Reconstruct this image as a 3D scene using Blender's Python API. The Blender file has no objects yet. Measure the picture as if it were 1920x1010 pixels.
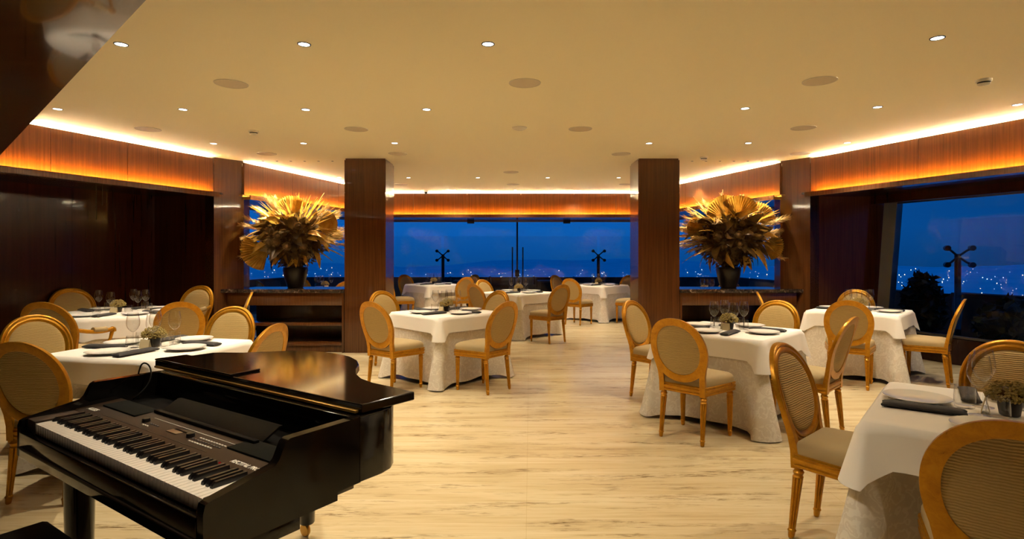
import bpy, bmesh, math, random
from mathutils import Vector, Matrix

PI = math.pi
sin, cos = math.sin, math.cos
random.seed(7)
SC = bpy.context.scene
COL = SC.collection

# ------------------------------------------------------------------ camera, world, exposure
cd = bpy.data.cameras.new('camera')
cd.sensor_width = 36.0
cd.lens = 20.25
cd.shift_y = -28.0 / 1920.0
cd.clip_end = 9000
cam = bpy.data.objects.new('camera', cd)
COL.objects.link(cam)
cam.location = (0, 0, 1.45)
cam.rotation_euler = (PI / 2, 0, 0)
SC.camera = cam
SC.view_settings.view_transform = 'Standard'
SC.view_settings.look = 'None'
SC.view_settings.gamma = 1.0
SC.view_settings.use_curve_mapping = False
SC.view_settings.exposure = 0.55

SPOT_W = 87.0          # each ceiling downlight
PIN_W = 230.0           # each pin spot above the consoles
COVE_UP = 640.0          # strip lighting the ceiling
COVE_LOW = 300.0         # strip lighting the cornice boards
LAMP_COL = (1.0, 0.86, 0.64)
STRIP_COL = (1.0, 0.83, 0.54)
LOW_COL = (1.0, 0.46, 0.04)

w = bpy.data.worlds.new('dusk')
SC.world = w
w.use_nodes = True
nt = w.node_tree
nt.nodes.clear()
o_ = nt.nodes.new('ShaderNodeOutputWorld')
bg = nt.nodes.new('ShaderNodeBackground')
tc = nt.nodes.new('ShaderNodeTexCoord')
sx = nt.nodes.new('ShaderNodeSeparateXYZ')
rp = nt.nodes.new('ShaderNodeValToRGB')
nt.links.new(tc.outputs['Generated'], sx.inputs[0])
mr = nt.nodes.new('ShaderNodeMapRange')
mr.inputs['From Min'].default_value = -0.2
mr.inputs['From Max'].default_value = 0.6
nt.links.new(sx.outputs['Z'], mr.inputs['Value'])
nt.links.new(mr.outputs[0], rp.inputs[0])
cr = rp.color_ramp
cr.elements[0].position = 0.0
cr.elements[0].color = (0.002, 0.045, 0.20, 1)
cr.elements[1].position = 1.0
cr.elements[1].color = (0.002, 0.075, 0.36, 1)
for p_, c_ in ((0.22, (0.003, 0.075, 0.30, 1)), (0.30, (0.003, 0.105, 0.44, 1)), (0.5, (0.002, 0.095, 0.43, 1))):
    e_ = cr.elements.new(p_)
    e_.color = c_
bg.inputs['Strength'].default_value = 1.25
mr2 = nt.nodes.new('ShaderNodeMapRange')      # the afterglow is to the left, the right-hand sky is darker
mr2.inputs['From Min'].default_value = 0.15
mr2.inputs['From Max'].default_value = 0.8
mr2.inputs['To Min'].default_value = 0.72
mr2.inputs['To Max'].default_value = 0.28
nt.links.new(sx.outputs['X'], mr2.inputs['Value'])
nt.links.new(mr2.outputs[0], bg.inputs['Strength'])
nt.links.new(rp.outputs[0], bg.inputs[0])
nt.links.new(bg.outputs[0], o_.inputs[0])

# ------------------------------------------------------------------ materials
def mat(name, base, rough=0.5, metal=0.0, coat=0.0, spec=0.5):
    m = bpy.data.materials.new(name)
    m.use_nodes = True
    b = m.node_tree.nodes['Principled BSDF']
    b.inputs['Base Color'].default_value = (*base, 1)
    b.inputs['Roughness'].default_value = rough
    b.inputs['Metallic'].default_value = metal
    b.inputs['Coat Weight'].default_value = coat
    b.inputs['Coat Roughness'].default_value = 0.04
    b.inputs['Specular IOR Level'].default_value = spec
    return m

def N(m, kind, **kw):
    n = m.node_tree.nodes.new(kind)
    for k, v in kw.items():
        if k in n.inputs:
            n.inputs[k].default_value = v
        else:
            setattr(n, k, v)
    return n

def L(m, a, ao, b, bi):
    m.node_tree.links.new(a.outputs[ao], b.inputs[bi])

def bsdf(m):
    return m.node_tree.nodes['Principled BSDF']

def mapped(m, scale, coord='Object', rot=(0, 0, 0)):
    t = N(m, 'ShaderNodeTexCoord')
    p = N(m, 'ShaderNodeMapping')
    p.inputs['Scale'].default_value = scale
    p.inputs['Rotation'].default_value = rot
    L(m, t, coord, p, 'Vector')
    return p

def ramp(m, stops):
    r = N(m, 'ShaderNodeValToRGB')
    e = r.color_ramp.elements
    while len(e) < len(stops):
        e.new(0.5)
    for i, (p, c) in enumerate(stops):
        e[i].position = p
        e[i].color = (*c, 1)
    return r

def bump(m, src, out, strength, dist=0.01):
    b = N(m, 'ShaderNodeBump', Strength=strength, Distance=dist)
    L(m, src, out, b, 'Height')
    L(m, b, 'Normal', bsdf(m), 'Normal')

def noise(m, mp, scale, detail=4, rough=0.55, dist=0.0):
    n = N(m, 'ShaderNodeTexNoise', Scale=scale, Detail=detail, Roughness=rough, Distortion=dist)
    L(m, mp, 'Vector', n, 'Vector')
    return n

def wood(name, c0, c1, c2, rough, scale=(38, 38, 1.1), coat=1.0):
    m = mat(name, c1, rough, 0, coat, 0.3)
    mp = mapped(m, scale)
    n = noise(m, mp, 1.0, 6, 0.62, 0.4)
    r = ramp(m, [(0.30, c0), (0.5, c1), (0.72, c2)])
    L(m, n, 'Fac', r, 'Fac')
    L(m, r, 'Color', bsdf(m), 'Base Color')
    return m

M = {}
M['walnut'] = wood('walnut', (0.055, 0.0175, 0.0045), (0.080, 0.026, 0.0065), (0.108, 0.037, 0.010), 0.25, (60, 60, 1.3), 0.5)
M['walnut_board'] = wood('walnut_board', (0.058, 0.0155, 0.002), (0.088, 0.026, 0.0035), (0.125, 0.040, 0.006), 0.5, (55, 55, 1.2), 0.15)
M['shaded_walnut'] = wood('shaded_walnut', (0.025, 0.0063, 0.0017), (0.031, 0.008, 0.0022), (0.037, 0.010, 0.0027), 0.22, (26, 26, 0.9), 0.2)  # same walnut as the columns, with lack of light put into the colour
M['soffit_wood'] = wood('soffit_wood', (0.05, 0.018, 0.007), (0.08, 0.03, 0.011), (0.11, 0.045, 0.018), 0.12, (1.2, 38, 38))

m = M['ceiling'] = mat('ceiling_paint', (0.93, 0.84, 0.60), 0.9, spec=0.1)
m = M['floor'] = mat('travertine', (0.6, 0.45, 0.24), 0.22, spec=0.3)
RT = (0, 0, math.radians(1.8))
n1 = noise(m, mapped(m, (0.8, 26.0, 1.0), rot=RT), 1.5, 12, 0.74, 0.3)       # fine bedding lines
n4 = noise(m, mapped(m, (0.5, 3.5, 1.0), rot=RT), 1.3, 5, 0.6, 0.6)          # broad light and dark beds
n2 = noise(m, mapped(m, (7.0, 75.0, 1.0), rot=RT), 1.2, 8, 0.7, 0.6)         # small dark pits
n3 = noise(m, mapped(m, (0.9, 8.0, 1.0), rot=RT), 1.4, 4, 0.6, 0.4)          # where the pits gather
ad = N(m, 'ShaderNodeMix', data_type='FLOAT')
ad.inputs['Factor'].default_value = 0.45
L(m, n1, 'Fac', ad, 2)
L(m, n4, 'Fac', ad, 3)
r1 = ramp(m, [(0.34, (0.46, 0.345, 0.18)), (0.47, (0.595, 0.475, 0.275)), (0.62, (0.69, 0.585, 0.375))])
L(m, ad, 0, r1, 'Fac')
r2 = ramp(m, [(0.42, (0.20, 0.125, 0.06)), (0.52, (1, 1, 1)), (1.0, (1, 1, 1))])
L(m, n2, 'Fac', r2, 'Fac')
r3 = ramp(m, [(0.50, (0.0, 0.0, 0.0)), (0.66, (0.9, 0.9, 0.9))])
L(m, n3, 'Fac', r3, 'Fac')
mx = N(m, 'ShaderNodeMix', data_type='RGBA', blend_type='MULTIPLY')
L(m, r3, 'Color', mx, 'Factor')
L(m, r1, 'Color', mx, 6)
L(m, r2, 'Color', mx, 7)
# joints between the slabs
br = N(m, 'ShaderNodeTexBrick', offset=0.0)
br.inputs['Scale'].default_value = 1.0
br.inputs['Mortar Size'].default_value = 0.0022
br.inputs['Brick Width'].default_value = 1.85
br.inputs['Row Height'].default_value = 6.0
br.inputs['Color1'].default_value = (1, 1, 1, 1)
br.inputs['Color2'].default_value = (1, 1, 1, 1)
br.inputs['Mortar'].default_value = (0.90, 0.88, 0.84, 1)
mp3 = mapped(m, (1, 1, 1), rot=(0, 0, math.radians(1.8)))
mp3.inputs['Location'].default_value = (0.02, 2.6, 0)
L(m, mp3, 'Vector', br, 'Vector')
mx2 = N(m, 'ShaderNodeMix', data_type='RGBA', blend_type='MULTIPLY')
mx2.inputs['Factor'].default_value = 1.0
L(m, mx, 2, mx2, 6)
L(m, br, 'Color', mx2, 7)
L(m, mx2, 2, bsdf(m), 'Base Color')

m = M['marble'] = mat('marble_dark', (0.05, 0.03, 0.02), 0.12, spec=0.6)
mp = mapped(m, (1, 1, 1))
n1 = noise(m, mp, 14, 8, 0.7, 1.5)
r1 = ramp(m, [(0.40, (0.012, 0.008, 0.006)), (0.56, (0.05, 0.03, 0.02)), (0.64, (0.16, 0.11, 0.075)), (0.72, (0.42, 0.34, 0.26))])
L(m, n1, 'Fac', r1, 'Fac')
L(m, r1, 'Color', bsdf(m), 'Base Color')

m = M['gold'] = mat('gilt_paint', (0.62, 0.33, 0.055), 0.33, 0.6)
mp = mapped(m, (1, 1, 1))
n1 = noise(m, mp, 22, 8, 0.7, 0.6)
r1 = ramp(m, [(0.27, (0.08, 0.024, 0.003)), (0.34, (0.40, 0.17, 0.006)), (0.55, (0.51, 0.235, 0.008)), (0.8, (0.58, 0.30, 0.016))])
L(m, n1, 'Fac', r1, 'Fac')
L(m, r1, 'Color', bsdf(m), 'Base Color')
bump(m, n1, 'Fac', 0.15, 0.004)

m = M['fabric'] = mat('ribbed_fabric', (0.56, 0.47, 0.33), 0.85, spec=0.2)
mp = mapped(m, (1, 1, 1))
wv = N(m, 'ShaderNodeTexWave', wave_type='BANDS', bands_direction='Z', Scale=30.0, Distortion=2.6, Detail=2.0)
wv.inputs['Detail Scale'].default_value = 1.2
L(m, mp, 'Vector', wv, 'Vector')
r1 = ramp(m, [(0.0, (0.38, 0.26, 0.10)), (0.4, (0.49, 0.345, 0.14)), (1.0, (0.53, 0.375, 0.16))])
L(m, wv, 'Fac', r1, 'Fac')
L(m, r1, 'Color', bsdf(m), 'Base Color')
bump(m, wv, 'Fac', 0.55, 0.004)
M['seat_fabric'] = mat('seat_fabric', (0.40, 0.30, 0.155), 0.8, spec=0.25)

m = M['cloth'] = mat('white_cloth', (0.86, 0.82, 0.76), 0.85, spec=0.2)
mp = mapped(m, (1, 1, 1))
n1 = noise(m, mp, 5, 3, 0.5)
bump(m, n1, 'Fac', 0.12, 0.02)
m = M['damask'] = mat('damask_cloth', (0.72, 0.66, 0.56), 0.6, spec=0.4)
mp = mapped(m, (1, 1, 1))
n0 = noise(m, mp, 9, 3, 0.6)
vo = N(m, 'ShaderNodeTexVoronoi', feature='SMOOTH_F1', Scale=12.0)
mxv = N(m, 'ShaderNodeMix', data_type='RGBA')
mxv.inputs['Factor'].default_value = 0.16
L(m, mp, 'Vector', mxv, 6)
L(m, n0, 'Color', mxv, 7)
L(m, mxv, 2, vo, 'Vector')
sn = N(m, 'ShaderNodeMath', operation='SINE')
ml = N(m, 'ShaderNodeMath', operation='MULTIPLY')
ml.inputs[1].default_value = 34.0
L(m, vo, 'Distance', ml, 0)
L(m, ml, 0, sn, 0)
r1 = ramp(m, [(0.30, (0.66, 0.60, 0.51)), (0.62, (0.74, 0.69, 0.60))])
L(m, sn, 0, r1, 'Fac')
L(m, r1, 'Color', bsdf(m), 'Base Color')
r2 = ramp(m, [(0.3, (0.75, 0.75, 0.75)), (0.62, (0.5, 0.5, 0.5))])
L(m, sn, 0, r2, 'Fac')
L(m, r2, 'Color', bsdf(m), 'Roughness')

M['napkin'] = mat('charcoal_napkin', (0.032, 0.028, 0.028), 0.75)
M['china'] = mat('porcelain', (0.82, 0.80, 0.75), 0.12, spec=0.6)
M['lacquer'] = mat('black_lacquer', (0.004, 0.003, 0.0025), 0.09, 0, 0.0)
M['satin_black'] = mat('satin_black', (0.003, 0.0025, 0.002), 0.55, spec=0.06)
M['panel'] = mat('keyboard_plastic', (0.040, 0.024, 0.014), 0.5, spec=0.25)
M['grille'] = mat('grille_cloth', (0.007, 0.007, 0.005), 0.8, spec=0.1)
M['ivory'] = mat('white_key', (0.80, 0.74, 0.66), 0.25)
M['ebony'] = mat('black_key', (0.006, 0.005, 0.005), 0.3)
M['brass'] = mat('brass', (0.55, 0.33, 0.08), 0.3, 0.9)
M['ink'] = mat('white_print', (0.75, 0.72, 0.64), 0.5)
M['lcd'] = mat('lcd_face', (0.20, 0.13, 0.07), 0.3)
M['vase'] = mat('black_vase', (0.008, 0.006, 0.005), 0.3)
M['iron'] = mat('dark_iron', (0.012, 0.011, 0.011), 0.4, 0.3)
M['alu'] = mat('grey_aluminium', (0.16, 0.16, 0.17), 0.35, 0.6)
M['plastic'] = mat('ceiling_plastic', (0.62, 0.55, 0.42), 0.6)
M['speaker'] = mat('speaker_grille', (0.64, 0.54, 0.39), 0.8)
M['card'] = mat('kraft_card', (0.60, 0.50, 0.30), 0.8)
M['hedge'] = mat('dark_leaves', (0.010, 0.020, 0.008), 0.7)
M['stone'] = mat('terrace_stone', (0.03, 0.03, 0.032), 0.7)
M['outdoor'] = mat('outdoor_weave', (0.014, 0.013, 0.014), 0.8)
M['outcloth'] = mat('outdoor_cloth', (0.06, 0.06, 0.065), 0.8)
M['bloom'] = mat('dried_florets', (0.34, 0.25, 0.07), 0.8)
M['pot'] = mat('dark_pot', (0.015, 0.011, 0.008), 0.5)
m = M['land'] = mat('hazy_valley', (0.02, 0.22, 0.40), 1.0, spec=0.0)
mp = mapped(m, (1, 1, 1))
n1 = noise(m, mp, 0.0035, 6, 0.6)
r1 = ramp(m, [(0.35, (0.2, 0.85, 0.88)), (0.65, (0.3, 0.95, 0.97))])  # dusk haze painted into the ground as a pale blue base colour
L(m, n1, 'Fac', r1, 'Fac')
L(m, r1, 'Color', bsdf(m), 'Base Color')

def leafmat(name, a, b, rough=0.45, metal=0.25):
    m = mat(name, a, rough, metal)
    mp = mapped(m, (1, 1, 1))
    n = noise(m, mp, 9, 4, 0.6)
    r = ramp(m, [(0.35, a), (0.65, b)])
    L(m, n, 'Fac', r, 'Fac')
    L(m, r, 'Color', bsdf(m), 'Base Color')
    tl = N(m, 'ShaderNodeBsdfTranslucent')
    L(m, r, 'Color', tl, 'Color')
    ms = N(m, 'ShaderNodeMixShader')
    ms.inputs[0].default_value = 0.30
    L(m, bsdf(m), 'BSDF', ms, 1)
    L(m, tl, 'BSDF', ms, 2)
    L(m, ms, 'Shader', m.node_tree.nodes['Material Output'], 'Surface')
    return m
M['goldleaf'] = leafmat('golden_palm', (0.36, 0.185, 0.018), (0.62, 0.37, 0.06))
M['paleleaf'] = leafmat('pale_pampas', (0.58, 0.38, 0.11), (0.80, 0.60, 0.26), 0.6, 0.0)
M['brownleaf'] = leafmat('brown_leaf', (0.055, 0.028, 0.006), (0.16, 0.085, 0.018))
M['protea'] = leafmat('dried_protea', (0.13, 0.065, 0.018), (0.27, 0.155, 0.05), 0.7, 0.0)

def emis(name, col, strength):
    m = bpy.data.materials.new(name)
    m.use_nodes = True
    t = m.node_tree
    t.nodes.clear()
    o = t.nodes.new('ShaderNodeOutputMaterial')
    e = t.nodes.new('ShaderNodeEmission')
    e.inputs[0].default_value = (*col, 1)
    e.inputs[1].default_value = strength
    t.links.new(e.outputs[0], o.inputs[0])
    return m
M['lens'] = emis('lamp_lens', (1.0, 0.96, 0.86), 7.0)
M['strip_up'] = emis('strip_ceiling', STRIP_COL, COVE_UP)
M['strip_low'] = emis('strip_board', LOW_COL, COVE_LOW)
M['city_warm'] = emis('city_warm', (1.0, 0.78, 0.55), 7.0)
M['city_cold'] = emis('city_cold', (0.5, 0.8, 1.0), 5.0)
M['red_led'] = emis('red_led', (1.0, 0.03, 0.03), 0.12)

def glassmat(name, ior, tint=(1, 1, 1), body=0.0, rough=0.0):
    """Thin clear glass: what is not mirrored passes straight through."""
    m = bpy.data.materials.new(name)
    m.use_nodes = True
    t = m.node_tree
    t.nodes.clear()
    o = t.nodes.new('ShaderNodeOutputMaterial')
    f = t.nodes.new('ShaderNodeFresnel')
    # the same mirror share on the way in and on the way out of a thin wall
    gm = t.nodes.new('ShaderNodeNewGeometry')
    a1 = t.nodes.new('ShaderNodeMath')
    a1.operation = 'MULTIPLY_ADD'
    a1.inputs[1].default_value = -2.0
    a1.inputs[2].default_value = 1.0
    a2 = t.nodes.new('ShaderNodeMath')
    a2.operation = 'POWER'
    a2.inputs[0].default_value = ior
    t.links.new(gm.outputs['Backfacing'], a1.inputs[0])
    t.links.new(a1.outputs[0], a2.inputs[1])
    t.links.new(a2.outputs[0], f.inputs['IOR'])
    tr = t.nodes.new('ShaderNodeBsdfTransparent')
    tr.inputs[0].default_value = (*tint, 1)
    g = t.nodes.new('ShaderNodeBsdfGlossy')
    g.inputs['Roughness'].default_value = rough
    mx = t.nodes.new('ShaderNodeMixShader')
    t.links.new(f.outputs[0], mx.inputs[0])
    t.links.new(tr.outputs[0], mx.inputs[1])
    t.links.new(g.outputs[0], mx.inputs[2])
    t.links.new(mx.outputs[0], o.inputs[0])
    return m
M['pane'] = glassmat('window_glass', 1.32, (0.97, 0.98, 0.98))
M['screen'] = glassmat('windscreen_glass', 1.3, (0.93, 0.95, 0.96))
M['crystal'] = glassmat('drinking_glass', 1.5, (0.985, 0.985, 0.98))

# ------------------------------------------------------------------ mesh helpers
class MB:
    def __init__(self):
        self.v = []
        self.f = []

    def add(self, vs, fs):
        b = len(self.v)
        self.v += [tuple(p) for p in vs]
        self.f += [tuple(b + i for i in q) for q in fs]
        return self

    def box(self, x0, x1, y0, y1, z0, z1, bev=0.0):
        bm = bmesh.new()
        bmesh.ops.create_cube(bm, size=1.0)
        for v in bm.verts:
            v.co = ((x0 + x1) / 2 + v.co.x * (x1 - x0), (y0 + y1) / 2 + v.co.y * (y1 - y0), (z0 + z1) / 2 + v.co.z * (z1 - z0))
        if bev > 0:
            bmesh.ops.bevel(bm, geom=bm.edges[:], offset=bev, segments=2, affect='EDGES', profile=0.5)
        return self.take(bm)

    def take(self, bm):
        bm.verts.index_update()
        self.add([v.co[:] for v in bm.verts], [[v.index for v in f.verts] for f in bm.faces])
        bm.free()
        return self

    def prism(self, pts, z0, z1, bev=0.0):
        """A polygon in the floor plane raised from z0 to z1."""
        a = sum(pts[i][0] * pts[(i + 1) % len(pts)][1] - pts[(i + 1) % len(pts)][0] * pts[i][1] for i in range(len(pts)))
        if a < 0:
            pts = pts[::-1]
        n = len(pts)
        bm = bmesh.new()
        lo = [bm.verts.new((x, y, z0)) for x, y in pts]
        hi = [bm.verts.new((x, y, z1)) for x, y in pts]
        bm.faces.new(lo[::-1])
        bm.faces.new(hi)
        for i in range(n):
            bm.faces.new((lo[i], lo[(i + 1) % n], hi[(i + 1) % n], hi[i]))
        if bev > 0:
            bm.edges.index_update()
            ed = [e for e in bm.edges if abs(e.verts[0].co.z - e.verts[1].co.z) < 1e-6]
            bmesh.ops.bevel(bm, geom=ed, offset=bev, segments=2, affect='EDGES', profile=0.5)
        return self.take(bm)

    def loft(self, rings, closed=True, cap0=True, cap1=True):
        n = len(rings[0])
        b = len(self.v)
        for r in rings:
            self.v += [tuple(p) for p in r]
        for k in range(len(rings) - 1):
            for i in range(n if closed else n - 1):
                j = (i + 1) % n
                self.f.append((b + k * n + i, b + k * n + j, b + (k + 1) * n + j, b + (k + 1) * n + i))
        if cap0:
            self.f.append(tuple(b + i for i in range(n))[::-1])
        if cap1:
            self.f.append(tuple(b + (len(rings) - 1) * n + i for i in range(n)))
        return self

    def lathe(self, prof, seg=24, loc=(0, 0, 0), flutes=0, fl_depth=0.0, fl_range=(0, 0), shear=(0, 0), cap0=True, cap1=True):
        rings = []
        z0 = prof[0][1]
        for r, z in prof:
            ring = []
            for i in range(seg):
                t = 2 * PI * i / seg
                rr = r
                if flutes and fl_range[0] <= z <= fl_range[1]:
                    rr = r * (1 - fl_depth * (0.5 + 0.5 * cos(flutes * t)) ** 2)
                dz = z - z0
                ring.append((loc[0] + rr * cos(t) + shear[0] * dz, loc[1] + rr * sin(t) + shear[1] * dz, loc[2] + z))
            rings.append(ring)
        return self.loft(rings, True, cap0, cap1)

    def tube(self, path, r, seg=8, taper=None):
        pts = [Vector(p) for p in path]
        rings = []
        up = Vector((0, 0, 1))
        for i, p in enumerate(pts):
            d = (pts[min(i + 1, len(pts) - 1)] - pts[max(i - 1, 0)]).normalized()
            a = d.cross(up)
            if a.length < 1e-3:
                a = d.cross(Vector((1, 0, 0)))
            a.normalize()
            b = a.cross(d)
            rr = r if taper is None else r * taper(i / (len(pts) - 1))
            rings.append([p + (a * cos(2 * PI * k / seg) + b * sin(2 * PI * k / seg)) * rr for k in range(seg)])
        return self.loft(rings)

    def xf(self, mtx):
        self.v = [tuple(mtx @ Vector(p)) for p in self.v]
        return self

def mesh(name, mb, material, sharp=38, recalc=True):
    me = bpy.data.meshes.new(name)
    me.from_pydata(mb.v, [], mb.f)
    if recalc:
        bm = bmesh.new()
        bm.from_mesh(me)
        bmesh.ops.recalc_face_normals(bm, faces=bm.faces)
        bm.to_mesh(me)
        bm.free()
    me.polygons.foreach_set('use_smooth', [True] * len(me.polygons))
    me.set_sharp_from_angle(angle=math.radians(sharp))
    me.materials.append(material)
    me.update()
    return me

def ob(name, me, parent=None, loc=None, rz=None, label=None):
    o = bpy.data.objects.new(name, me)
    COL.objects.link(o)
    if parent is not None:
        o.parent = parent
    if loc is not None:
        o.location = loc
    if rz is not None:
        o.rotation_euler = (0, 0, rz)
    if label:
        o['label'] = label
    return o

def tag(o, label, cat, group=None, kind=None):
    o['label'] = label
    o['category'] = cat
    if group:
        o['group'] = group
    if kind:
        o['kind'] = kind
    return o

def thing(name, label, cat, loc=(0, 0, 0), rz=0.0, group=None):
    return tag(ob(name, None, None, loc, rz), label, cat, group)

def part(name, mb, material, parent, **kw):
    return ob(name, mesh(name, mb, material, kw.pop('sharp', 38)), parent, **kw)

def struct(name, mb, material, parent=None, sharp=38):
    o = ob(name, mesh(name, mb, material, sharp), parent)
    o['kind'] = 'structure'
    return o

def dup(root, loc, rz, label, group=None):
    r = root.copy()
    COL.objects.link(r)
    r.location = loc
    r.rotation_euler = (0, 0, rz)
    r['label'] = label
    if group:
        r['group'] = group
    for ch in root.children:
        c = ch.copy()
        COL.objects.link(c)
        c.parent = r
        for g in ch.children:
            d = g.copy()
            COL.objects.link(d)
            d.parent = c
    return r

class Kind:
    """Builds one of a kind, then copies it."""
    def __init__(self, maker):
        self.maker = maker
        self.first = None

    def put(self, loc, rz, label, group=None):
        if self.first is None:
            o = self.maker()
            o.location = loc
            o.rotation_euler = (0, 0, rz)
            o['label'] = label
            if group:
                o['group'] = group
            self.first = o
            return o
        return dup(self.first, loc, rz, label, group)

def seg_box(mb, p, q, t0, t1, z0, z1):
    """A wall piece along p->q, from t0 to t1 to the left-hand side of the direction."""
    d = Vector((q[0] - p[0], q[1] - p[1])).normalized()
    nn = Vector((-d.y, d.x))
    a, b = Vector(p), Vector(q)
    return mb.prism([tuple(a + nn * t0), tuple(b + nn * t0), tuple(b + nn * t1), tuple(a + nn * t1)], z0, z1)

# ------------------------------------------------------------------ the room
CZ = 2.87
def near_c(Y, s):            # cornice line of the front part, s = -1 left, +1 right
    return (s * (4.321 + 0.369 * (8.34 - Y)), Y)
def near_o(Y, s):            # outer wall line of the front part
    return (s * (5.42 + 0.369 * (8.7 - Y)), Y)
def far_c(Y, s):
    return (s * (4.06 - 0.282 * (Y - 8.728)), Y)
def far_o(Y, s):
    return (s * (5.60 - 0.282 * (Y - 8.66)), Y)
BY, BO = 13.03, 14.95         # back cornice board, back glass line

struct('floor', MB().prism([(-11, -3.2), (11, -3.2), (9.5, 9), (5.6, 15.1), (-5.6, 15.1), (-9.5, 9)], -0.12, 0.0), M['floor'])
struct('ceiling', MB().prism([(-10, -3.2), (10, -3.2), (near_o(8.8, 1)[0] + .2, 8.8), (5.8, 9), (4.2, 15.1), (-4.2, 15.1), (-5.8, 9), (near_o(8.8, -1)[0] - .2, 8.8)], CZ, CZ + 0.15), M['ceiling'])
struct('wall_front', MB().box(-10.2, 10.2, -3.2, -3.05, 0, CZ), M['shaded_walnut'])

# left wood wall, in panels with fine joints
def wall_run(name, s, y0, y1, z0, z1, material, n, flip):
    mb = MB()
    for i in range(n):
        a = y0 + (y1 - y0) * i / n
        b = y0 + (y1 - y0) * (i + 1) / n
        pa, pb = near_o(a, s), near_o(b - 0.006, s)
        seg_box(mb, pa, pb, 0 if flip else -0.12, 0.12 if flip else 0, z0, z1)
    # backing behind the joints
    seg_box(mb, near_o(y0, s), near_o(y1, s), 0.006 if flip else -0.14, 0.14 if flip else -0.006, z0, z1)
    return struct(name, mb, material)
wall_run('wall_left', -1, -3.1, 8.96, 0, CZ, M['shaded_walnut'], 9, True)
wall_run('wall_right', 1, -3.1, 8.7, 0, 0.34, M['shaded_walnut'], 6, False)
mb = MB()
seg_box(mb, near_o(-3.1, 1), near_o(2.2, 1), -0.12, 0, 0.34, 2.21)
seg_box(mb, near_o(-3.1, 1), near_o(8.7, 1), -0.12, 0, 2.21, CZ)
struct('wall_right_upper', mb, M['shaded_walnut'])

# soffits behind the cornice, header above the windows
for s, nm in ((-1, 'left'), (1, 'right')):
    struct('ceiling_soffit_' + nm, MB().prism([near_c(5.7 if s < 0 else .5, s), near_c(8.5, s), near_o(8.7, s), near_o(5.7 if s < 0 else .5, s)], 2.33, 2.36), M['shaded_walnut'])
    struct('ceiling_soffit_far_' + nm, MB().prism([far_c(8.7, s), far_c(BY, s), (s * 2.847, BO), far_o(BO, s), far_o(8.7, s)], 2.33, 2.36), M['shaded_walnut'])
    # end wall of the bay and the pier beside the console
    struct('wall_return_' + nm, MB().prism([(s * 4.5, 8.72), (s * 5.75, 8.72), (s * 5.75, 9.0), (s * 4.5, 9.0)], 0, CZ), M['shaded_walnut'] if s < 0 else M['walnut'])
    pts = [(s * 4.345, 8.395), (s * 4.08, 8.76), (s * 4.10, 9.0), (s * 4.45, 9.2), (s * 4.72, 8.8)]
    cx, cy = sum(p[0] for p in pts) / 5, sum(p[1] for p in pts) / 5
    rings = []
    for z, k in ((0, 1), (2.36, 1), (2.36, .985), (2.368, .985), (2.368, 1), (2.845, 1), (2.845, .97), (CZ, .97)):
        rings.append([(cx + (x - cx) * k, cy + (y - cy) * k, z) for x, y in pts])
    struct('column_pier_' + nm, MB().loft(rings), M['walnut'])
    # free column
    x0, x1 = (1.865, 2.475)
    rings = []
    for z, e in ((0, 0), (2.36, 0), (2.36, .006), (2.368, .006), (2.368, 0), (2.845, 0), (2.845, .012), (CZ, .012)):
        rings.append([(s * (x0 + e), 8.51 + e, z), (s * (x1 - e), 8.51 + e, z), (s * (x1 - e), 9.09 - e, z), (s * (x0 + e), 9.09 - e, z)])
    struct('column_' + nm, MB().loft(rings), M['walnut'])
struct('ceiling_soffit_back', MB().prism([(-2.847, BY), (2.847, BY), (2.847, BO), (-2.847, BO)], 2.33, 2.36), M['shaded_walnut'])

# cornice boards, each with its ledge and light strips
trim_n = [0]
strip_n = [0]
def cornice(p, q, cuts, side, desc):
    """Boards along p->q; side = +1 when the room lies to the left of that direction."""
    P0, P1 = Vector(p), Vector(q)
    Ln = (P1 - P0).length
    d = (P1 - P0) / Ln
    nn = Vector((-d.y, d.x)) * side
    at = [0] + cuts + [Ln]
    def quad(a, b, t0, t1):
        return [tuple(P0 + d * a + nn * t0), tuple(P0 + d * b + nn * t0), tuple(P0 + d * b + nn * t1), tuple(P0 + d * a + nn * t1)]
    for a, b in zip(at, at[1:]):
        trim_n[0] += 1
        struct('trim_%d' % trim_n[0], MB().prism(quad(a + .0025, b - .0025, -0.03, 0.0), 2.335, 2.84), M['walnut_board'])
    trim_n[0] += 1
    mb = MB().prism(quad(0, Ln, -0.04, 0.115), 2.28, 2.325)
    mb.prism(quad(0, Ln, 0.100, 0.115), 2.325, 2.347)
    mb.prism(quad(0, Ln, -0.045, -0.032), 2.325, 2.80)
    struct('trim_%d' % trim_n[0], mb, M['walnut'])
    for nm, t, z, ht, th, mt, where in (('up', -0.050, 2.8375, .0095, .0015, 'strip_up', 'hidden cove above'), ('low', 0.1005, 2.329, .016, .0015, 'strip_low', 'ledge under')):
        strip_n[0] += 1
        o = ob('light_strip', mesh('light_strip', MB().prism(quad(0.06, Ln - 0.06, t - th, t + th), z, z + ht), M[mt]))
        tag(o, 'warm light strip in the %s the %s' % (where, desc), 'light strip', 'cornice light strips')
    trim_n[0] += 1
    struct('trim_%d' % trim_n[0], MB().prism(quad(0, Ln, -0.14, -0.034), 2.78, 2.828), M['ceiling'])

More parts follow.
